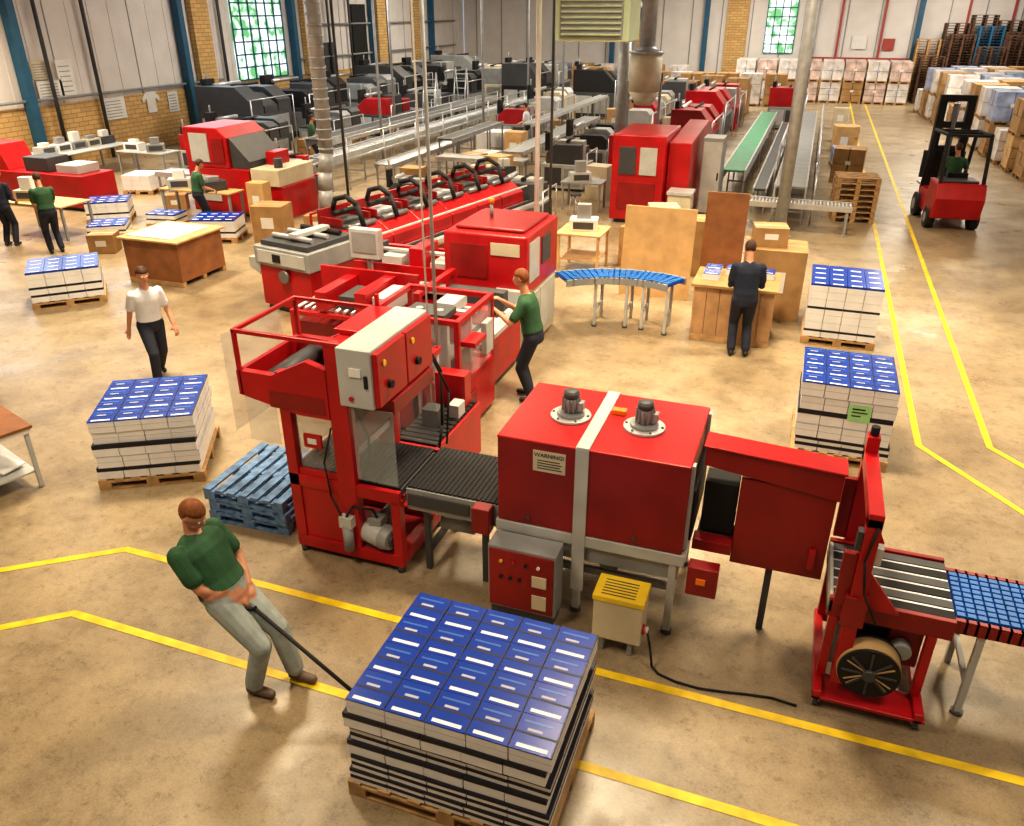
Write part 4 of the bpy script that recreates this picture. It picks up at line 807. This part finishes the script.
# ================================================================ wall notices
def notice(y,z,w,h,label,shirt=False,mat=WHITE):
    T=thing('wall_notice',label,'poster',XL+.02,y,z)
    if shirt: part(T,B().prism([(-.25,-.4),(.25,-.4),(.25,.15),(.45,.0),(.5,.15),(.25,.4),(-.25,.4),(-.5,.15),(-.45,0),(-.25,.15)],'x',0,.03,WHITE),'shirt',0)
    else:
        part(T,B().box(0,.02,-w/2,w/2,-h/2,h/2,mat),'paper',0)
        b=B()
        for i in range(6): b.box(.02,.023,-w*.4,w*.3,-h*.4+i*h*.14,-h*.4+i*h*.14+.03,GREY)
        part(T,b,'printed_line',0)
notice(23.5,2.6,1.1,.7,'white notice sheet pinned to the wall');notice(23.3,3.3,.9,.6,'white notice sheet pinned above another',False,CREAM);notice(24.3,3.0,.7,1.2,'tall pale notice pinned on the wall');notice(26.3,1.75,1.1,.8,'white planner sheet on brick wall');notice(28.3,1.8,1,1,'white shirt hanging on the brick wall',True)
notice(29.6,1.7,.6,.8,'small notice on brick wall')
def bnotice(x,z,w,h,m,label):
    T=thing('wall_notice',label,'poster',x,YF-.03,z);part(T,B().box(-w/2,w/2,-.02,.0,-h/2,h/2,m),'paper',0)
bnotice(2.0,3.3,.9,.8,WHITE,'white notice on far wall');bnotice(3.8,3.2,.7,.7,REDT,'small red notice on far wall')
def ladder(x,y):
    T=thing('step_ladder','aluminium step ladder standing open','ladder',x,y,world=True)
    for s_ in(-.3,.3): part(T,B().tube([(x+s_,y-.5,0),(x+s_,y,2.6)],.035,STEEL),'side_rail',0);part(T,B().tube([(x+s_,y+.5,0),(x+s_,y,2.6)],.035,STEEL),'rear_leg',0)
    for i in range(7): part(T,B().box(x-.3,x+.3,y-.47+i*.065,y-.36+i*.065,.3+i*.33,.33+i*.33,STEEL),'step',0)
ladder(-17.3,40.7);ladder(-17.2,36.8)
# ================================================================ PEOPLE
def ik(a,b,l1,l2,pole):
    a=Vector(a);b=Vector(b);d=b-a;D=min(d.length,(l1+l2)*.999);n=d.normalized();b=a+n*D
    x=(l1*l1-l2*l2+D*D)/(2*D);h=math.sqrt(max(0,l1*l1-x*x));p=Vector(pole);p=(p-n*p.dot(n)).normalized();return a+n*x+p*h,b
def person(label,loc,rot,pelvis=(0,0,.93),lean=(0,.05,1),look=(0,1,-.15),hands=((-.3,.1,.8),(.3,.1,.8)),feet=((-.11,0,0),(.11,0,0)),kpole=(0,1,.1),epoles=((-.4,-1,-.3),(.4,-1,-.3)),fdir=((0,1,0),(0,1,0)),hips=(0,1,0),
           shirt=SHG,trous=TRN,shoe=SHOE,hair=HAIR,sc_=1.05,vox=.014,long_sleeve=False,grip=.9,bulk_=1.12,wide=1.0):
    P=Vector(pelvis);up=Vector(lean).normalized();fw=Vector(hips);fw=(fw-up*fw.dot(up)).normalized();rt=fw.cross(up).normalized()
    caps=[];b=B();mt=SKIN
    def cap(p,q,r,r2,m):
        if m in('shirt','trous') : r*=bulk_;r2*=bulk_
        p=Vector(p);q=Vector(q);b.cyl(p,q,r,mt,12,r2);b.sph(p,r,mt,12,8);b.sph(q,r2,mt,12,8)
        caps.append((p,q,r,r2,m))
    def ring(c,ax,az,u,v): return [c+u*(ax*math.cos(2*math.pi*i/18))+v*(az*math.sin(2*math.pi*i/18)) for i in range(18)]
    prof=[(-.12,.14,.11),(-.04,.165,.125),(.03,.168,.125),(.06,.176,.132),(.15,.165,.122),(.27,.172,.128),(.38,.19,.13),(.45,.18,.112),(.505,.115,.09),(.53,.06,.06)]
    vs=[];
    for h,ax,az in prof:
        ww=wide if h<.5 else 1
        vs+=ring(P+up*h,ax*1.05*ww,az*1.08*ww,rt,fw)
    n=18;fs=[]
    for j in range(len(prof)-1):
        for i in range(n): fs.append((j*n+i,j*n+(i+1)%n,(j+1)*n+(i+1)%n,(j+1)*n+i))
    fs+= [tuple(range(n-1,-1,-1)),tuple(range((len(prof)-1)*n,len(prof)*n))];b.add(vs,fs,mt)
    for s_ in(-.07,.07):
        caps.append((P+rt*s_+up*.13,P+rt*s_+up*.42,.12,.12,'shirt'));caps.append((P+rt*s_-up*.06,P+rt*s_-up*.02,.12,.12,'trous'))
    N=P+up*.5;lk=Vector(look).normalized();hu=(Vector((0,0,1))*.6+up*.6);hu=(hu-lk*hu.dot(lk)).normalized();hr=lk.cross(hu).normalized()
    HC=N+up*.1+hu*.13+lk*.03
    cap(N-up*.02,HC-hu*.06-lk*.01,.06,.053,'skin')
    R=Matrix((hr,lk,hu)).transposed()
    b.sph(HC+hu*.02-lk*.005,(.075,.095,.10),mt,20,14,R);b.sph(HC-hu*.045+lk*.03,(.056,.062,.065),mt,16,10,R)
    b.sph(HC-hu*.012+lk*.098,(.013,.02,.024),mt,10,6,R)
    for s_ in(-1,1): b.sph(HC+hr*s_*.077-hu*.005-lk*.008,(.01,.018,.03),mt,8,6,R)
    caps.append((HC-hu*.04,HC+hu*.03,.09,.09,'skin'))
    for k_,s_ in enumerate((-1,1)):
        S=N+rt*s_*.18*(1+(wide-1)*.5)-up*.055;E,Wr=ik(S,hands[k_],.29,.26,epoles[k_])
        m2='shirt' if long_sleeve else 'skin';Md=S+(E-S)*.68
        cap(S,Md,.064,.06,'shirt');cap(Md,E,.045,.041,m2);cap(E,Wr,.041,.029,m2)
        d=(Wr-E).normalized();pn=(d.cross(rt)).normalized()
        side=d.cross(pn).normalized()
        palm=Wr+d*.05;Rp=Matrix((side,pn,d)).transposed();b.sph(palm,(.042,.018,.055),mt,12,8,Rp);caps.append((Wr,palm+d*.04,.04,.04,'skin'))
        pd=pn*(1 if pn.dot(Vector((0,0,-1)))>=0 else -1)
        for q in range(4):
            L=(.036,.042,.04,.03)[q];base=Wr+d*.09+side*(-.03+.02*q)
            k1=base+(d*(1-grip*.5)+pd*grip*.5).normalized()*L;k2=k1+(d*(1-grip)+pd*grip).normalized()*L*.9;k3=k2+(d*(1-grip*1.7)+pd*grip*.8).normalized()*L*.6
            cap(base,k1,.0095,.009,'skin');cap(k1,k2,.009,.0085,'skin');cap(k2,k3,.0085,.0075,'skin')
        tb=Wr+d*.03-side*.035;t1=tb+(d*.6-side*.5+pd*.4).normalized()*.04;t2=t1+(d*.7+pd*.6).normalized()*.032
        cap(tb,t1,.012,.011,'skin');cap(t1,t2,.011,.009,'skin')
        Hp=P+rt*s_*.09-up*.03;A=Vector(feet[k_])+Vector((0,0,.085));K,A=ik(Hp,A,.45,.43,kpole)
        cap(Hp,K,.095,.068,'trous');cap(K,A+(K-A)*.1,.066,.06,'trous');cap(A+(K-A)*.1,A-Vector((0,0,.02)),.044,.04,'shoe')
        f_=Vector(fdir[k_]).normalized()
        cap(A-Vector((0,0,.035))-f_*.03,A-Vector((0,0,.042))+f_*.15,.043,.036,'shoe')
    me=b.mesh('person');tmp=link(bpy.data.objects.new('tmp',me))
    md=tmp.modifiers.new('r','REMESH');md.mode='VOXEL';md.voxel_size=vox;md=tmp.modifiers.new('s','SMOOTH');md.factor=.5;md.iterations=2
    dg=bpy.context.evaluated_depsgraph_get();me2=bpy.data.meshes.new_from_object(tmp.evaluated_get(dg));bpy.data.objects.remove(tmp)
    me2.name='person';me2.materials.clear();ms={'skin':SKIN,'shirt':shirt,'trous':trous,'shoe':shoe};keys=list(ms)
    for q in keys: me2.materials.append(ms[q])
    nf=len(me2.polygons);cc=np.empty(nf*3);me2.polygons.foreach_get('center',cc);cc=cc.reshape(-1,3)
    best=np.full(nf,1e9);idx=np.zeros(nf,dtype=np.int32)
    for p,q,r1,r2,m in caps:
        p=np.array(p);q=np.array(q);d=q-p;L=max(1e-9,d@d);t=np.clip(((cc-p)@d)/L,0,1);ds=np.linalg.norm(cc-p-t[:,None]*d,axis=1)-(r1+(r2-r1)*t)
        k_=ds<best;best[k_]=ds[k_];idx[k_]=keys.index(m)
    me2.polygons.foreach_set('material_index',idx);me2.polygons.foreach_set('use_smooth',np.ones(nf,dtype=bool))
    o=link(bpy.data.objects.new('person',me2));o.location=loc;o.rotation_euler=(0,0,math.radians(rot));o.scale=(sc_,)*3
    o['label']=label;o['category']='person';W[o.name]=(0,0,0)
    hb=B();hb.sph(HC+hu*.03-lk*.014,(.083,.1,.102),hair,20,14,R)
    nb=B();nb.mats=[hair]
    for f in hb.f:
        c=sum((Vector(hb.v[i]) for i in f),Vector())/len(f)-HC
        if c.dot(hu)>.055 or (c.dot(lk)<-.01 and c.dot(hu)>-.055): nb.f.append(f);nb.m.append(0);nb.s.append(True)
    nb.v=hb.v;ho=part(o,nb,'hair',0);sm=ho.modifiers.new('t','SOLIDIFY');sm.thickness=.012
    for s_ in(-1,1): part(o,B().sph(HC+hr*s_*.031+hu*.012+lk*.084,(.013,.008,.007),WHITE,10,6,R).sph(HC+hr*s_*.031+hu*.012+lk*.09,(.006,.005,.006),EYE,8,6,R),'eye',0)
    part(o,B().sph(HC-hu*.055+lk*.088,(.022,.007,.006),LIP,10,6,R),'mouth',0)
    return o
# leans back, facing the load, both hands on the truck handle (local +Y = world +X)
person('man in green polo and pale jeans leaning back pulling a pallet truck',(-3.68,4.12,0),-90,pelvis=(.0,-.26,.85),lean=(0,-.42,.9),look=(0,1,-.55),
  hands=((-.12,-.15,.86),(.05,-.15,.86)),feet=((-.12,.16,0),(.12,-.06,0)),kpole=(0,1,.2),epoles=((-1,-.2,-.5),(1,-.2,-.5)),shirt=SHG,trous=TRG,shoe=BOOT,hair=HAIRG,sc_=1.1,vox=.0085,bulk_=1.22,wide=1.12)
person('man in white shirt and dark trousers walking past',(-9.1,9.0,0),-120,pelvis=(0,.05,.92),lean=(0,.12,1),hands=((-.27,.22,.86),(.27,-.08,.84)),feet=((-.1,-.25,.03),(.12,.28,0)),shirt=SHW,trous=TRN,grip=.5)
person('operator in green shirt reaching into the stacker',(-3.36,10.25,0),95,lean=(0,.2,1),pelvis=(0,-.02,.94),hands=((-.15,.42,1.25),(.12,.42,1.3)),feet=((-.13,-.05,0),(.13,.05,0)),shirt=SHG,hair=HAIRG,sc_=1.12)
person('man in dark overalls standing at the packing bench',(-.62,13.02,0),10,lean=(0,.1,1),look=(0,1,-.6),hands=((-.15,.33,1.04),(.16,.33,1.04)),shirt=SHN,trous=TRN,long_sleeve=True,sc_=1.1)
person('man in green shirt standing at low book stacks',(-16.6,14.1,0),60,lean=(0,.15,1),look=(0,1,-.6),hands=((-.15,.35,.95),(.16,.38,.95)),shirt=SHG,hair=HAIR,sc_=1.06)
person('operator in green shirt behind the red stitcher',(-14.75,17.1,0),-30,lean=(0,.12,1),look=(0,1,-.6),hands=((-.15,.33,1.0),(.16,.33,1.0)),shirt=SHG,sc_=1.03)
person('worker in navy overalls beside the wall feeder',(-18.15,14.2,0),20,lean=(0,.12,1),look=(0,1,-.5),hands=((-.15,.3,1.0),(.16,.3,1.0)),shirt=SHN,long_sleeve=True,sc_=1.05)
person('worker in green shirt tending the far conveyor',(-17.2,26.4,0),-60,hands=((-.15,.33,1.0),(.16,.33,1.0)),shirt=SHG,sc_=1.03,vox=.018)
person('worker in white shirt among the machines',(-11.0,32.6,0),100,hands=((-.15,.33,1.0),(.16,.33,1.0)),shirt=SHW,sc_=1.05,vox=.018)
# ================================================================ FORKLIFT (rear towards the near end of the hall)
T=thing('forklift','red forklift truck with black mast and driver guard','forklift',3.62,25.7,0,186);T.scale=(1.08,1.08,1.05)
def fl(b,name,bevel=.005,P=None):
    if P: return part(P,b,name,bevel)
    o=part(T,b,name,bevel);o.rotation_euler=(0,0,math.radians(90));return o
fl(B().prism([(.0,.25),(1.3,.25),(1.3,.8),(.0,.75)],'y',-.5,.5,RED).prism([(1.15,.2),(1.95,.3),(2.05,.8),(1.9,1.15),(1.15,1.15)],'y',-.55,.55,RED).box(1.2,1.8,-.4,.4,1.15,1.2,DG),'body',.04)
fl(B().box(.85,1.25,-.25,.25,.8,.95,BLK).obx((1.3,0,1.12),(.08,.46,.4),(0,.12,0),BLK),'seat')
fl(B().tube([(.1,-.47,.7),(.35,-.47,2.2),(1.6,-.47,2.25),(1.85,-.47,1.15)],.045,BLK).tube([(.1,.47,.7),(.35,.47,2.2),(1.6,.47,2.25),(1.85,.47,1.15)],.045,BLK).box(.35,.43,-.42,.42,2.17,2.23,BLK).box(.95,1.0,-.42,.42,2.19,2.25,BLK).box(1.52,1.6,-.42,.42,2.2,2.26,BLK),'overhead_guard')
fl(B().box(-.28,-.12,-.42,-.24,.1,3.0,BLK).box(-.28,-.12,.24,.42,.1,3.0,BLK).box(-.28,-.12,-.24,.24,2.85,3.0,BLK).box(-.28,-.12,-.24,.24,2.2,2.35,BLK).box(-.28,-.12,-.24,.24,1.6,1.75,BLK).box(-.28,-.12,-.24,.24,.3,.42,BLK).cyl((-.18,0,.4),(-.18,0,2.8),.08,DST).box(-.36,-.29,-.5,.5,.9,1.6,DG),'mast')
for s_ in(-1,1): fl(B().box(-1.3,-.3,s_*.25-.05,s_*.25+.05,.6,.65,DST).box(-.36,-.31,s_*.25-.05,s_*.25+.05,.6,1.0,DG),'fork')
for x,r in((.2,.3),(1.6,.26)):
    for s_ in(-1,1):
        w=fl(B().cyl((x,s_*.5-.09,r),(x,s_*.5+.09,r),r,BLK,24),'wheel',0);fl(B().cyl((x,s_*.6,r),(x,s_*.605,r),r*.5,GREY,16),'wheel_hub',0,w)
fl(B().cyl((.55,0,.75),(.7,0,1.25),.025,BLK).cyl((.68,0,1.24),(.72,0,1.26),.17,BLK,20),'steering_wheel')
person('forklift driver in green shirt seated on the truck',(3.72,24.6,.56),-25,pelvis=(0,0,.60),lean=(0,0,1),look=(-.9,.6,-.1),hands=((-.12,.42,.82),(.15,.42,.82)),feet=((-.12,.62,.13),(.12,.62,.13)),kpole=(0,.3,1),shirt=SHG,sc_=1.05)
# ================================================================ LIGHTS
def area(x,y,z,sx,sy,e,col,rot=(0,0,0),spread=180):
    l=bpy.data.lights.new('hall_lamp_or_fill','AREA');l.shape='RECTANGLE';l.size=sx;l.size_y=sy;l.energy=e;l.color=col;l.spread=math.radians(spread)
    o=link(bpy.data.objects.new('hall_lamp_or_fill',l));o.location=(x,y,z);o.rotation_euler=rot
WARM=(1,.82,.56)
for x,y,e in((-1.5,9.5,500),(-8.5,9,480),(4.5,14,480),(-6,16,520),(-15,15,580),(-1,18,440),(-12,25,480),(-22.5,18,760)):  # the last one is added to brighten the side wall
    area(x,y,8.5,1.4,1.4,e,WARM,spread=120)
for x,y,e in((-2,32,700),(-18,32,720),(6,42,950),(-9,42,800),(-19,48,800),(7,55,850),(-5,54,950)):
    area(x,y,8.3,3.5,3.5,e,(1,.89,.72))
area(-5,1.5,8.5,2,2,400,(1,.83,.58));area(3,4,8.5,2,2,250,(1,.86,.66))
area(-25,25,5,3,22,560,(.80,.9,1),(0,math.radians(-80),0))  # added light panel standing for daylight from the side windows
area(12,30,6,4,16,520,(1,.93,.85),(0,math.radians(75),0))  # unseen fill light, added to brighten the opposite wall
w=bpy.data.worlds.new('world');sc.world=w;w.use_nodes=True;w.node_tree.nodes['Background'].inputs[0].default_value=(.7,.8,1,1);w.node_tree.nodes['Background'].inputs[1].default_value=.5
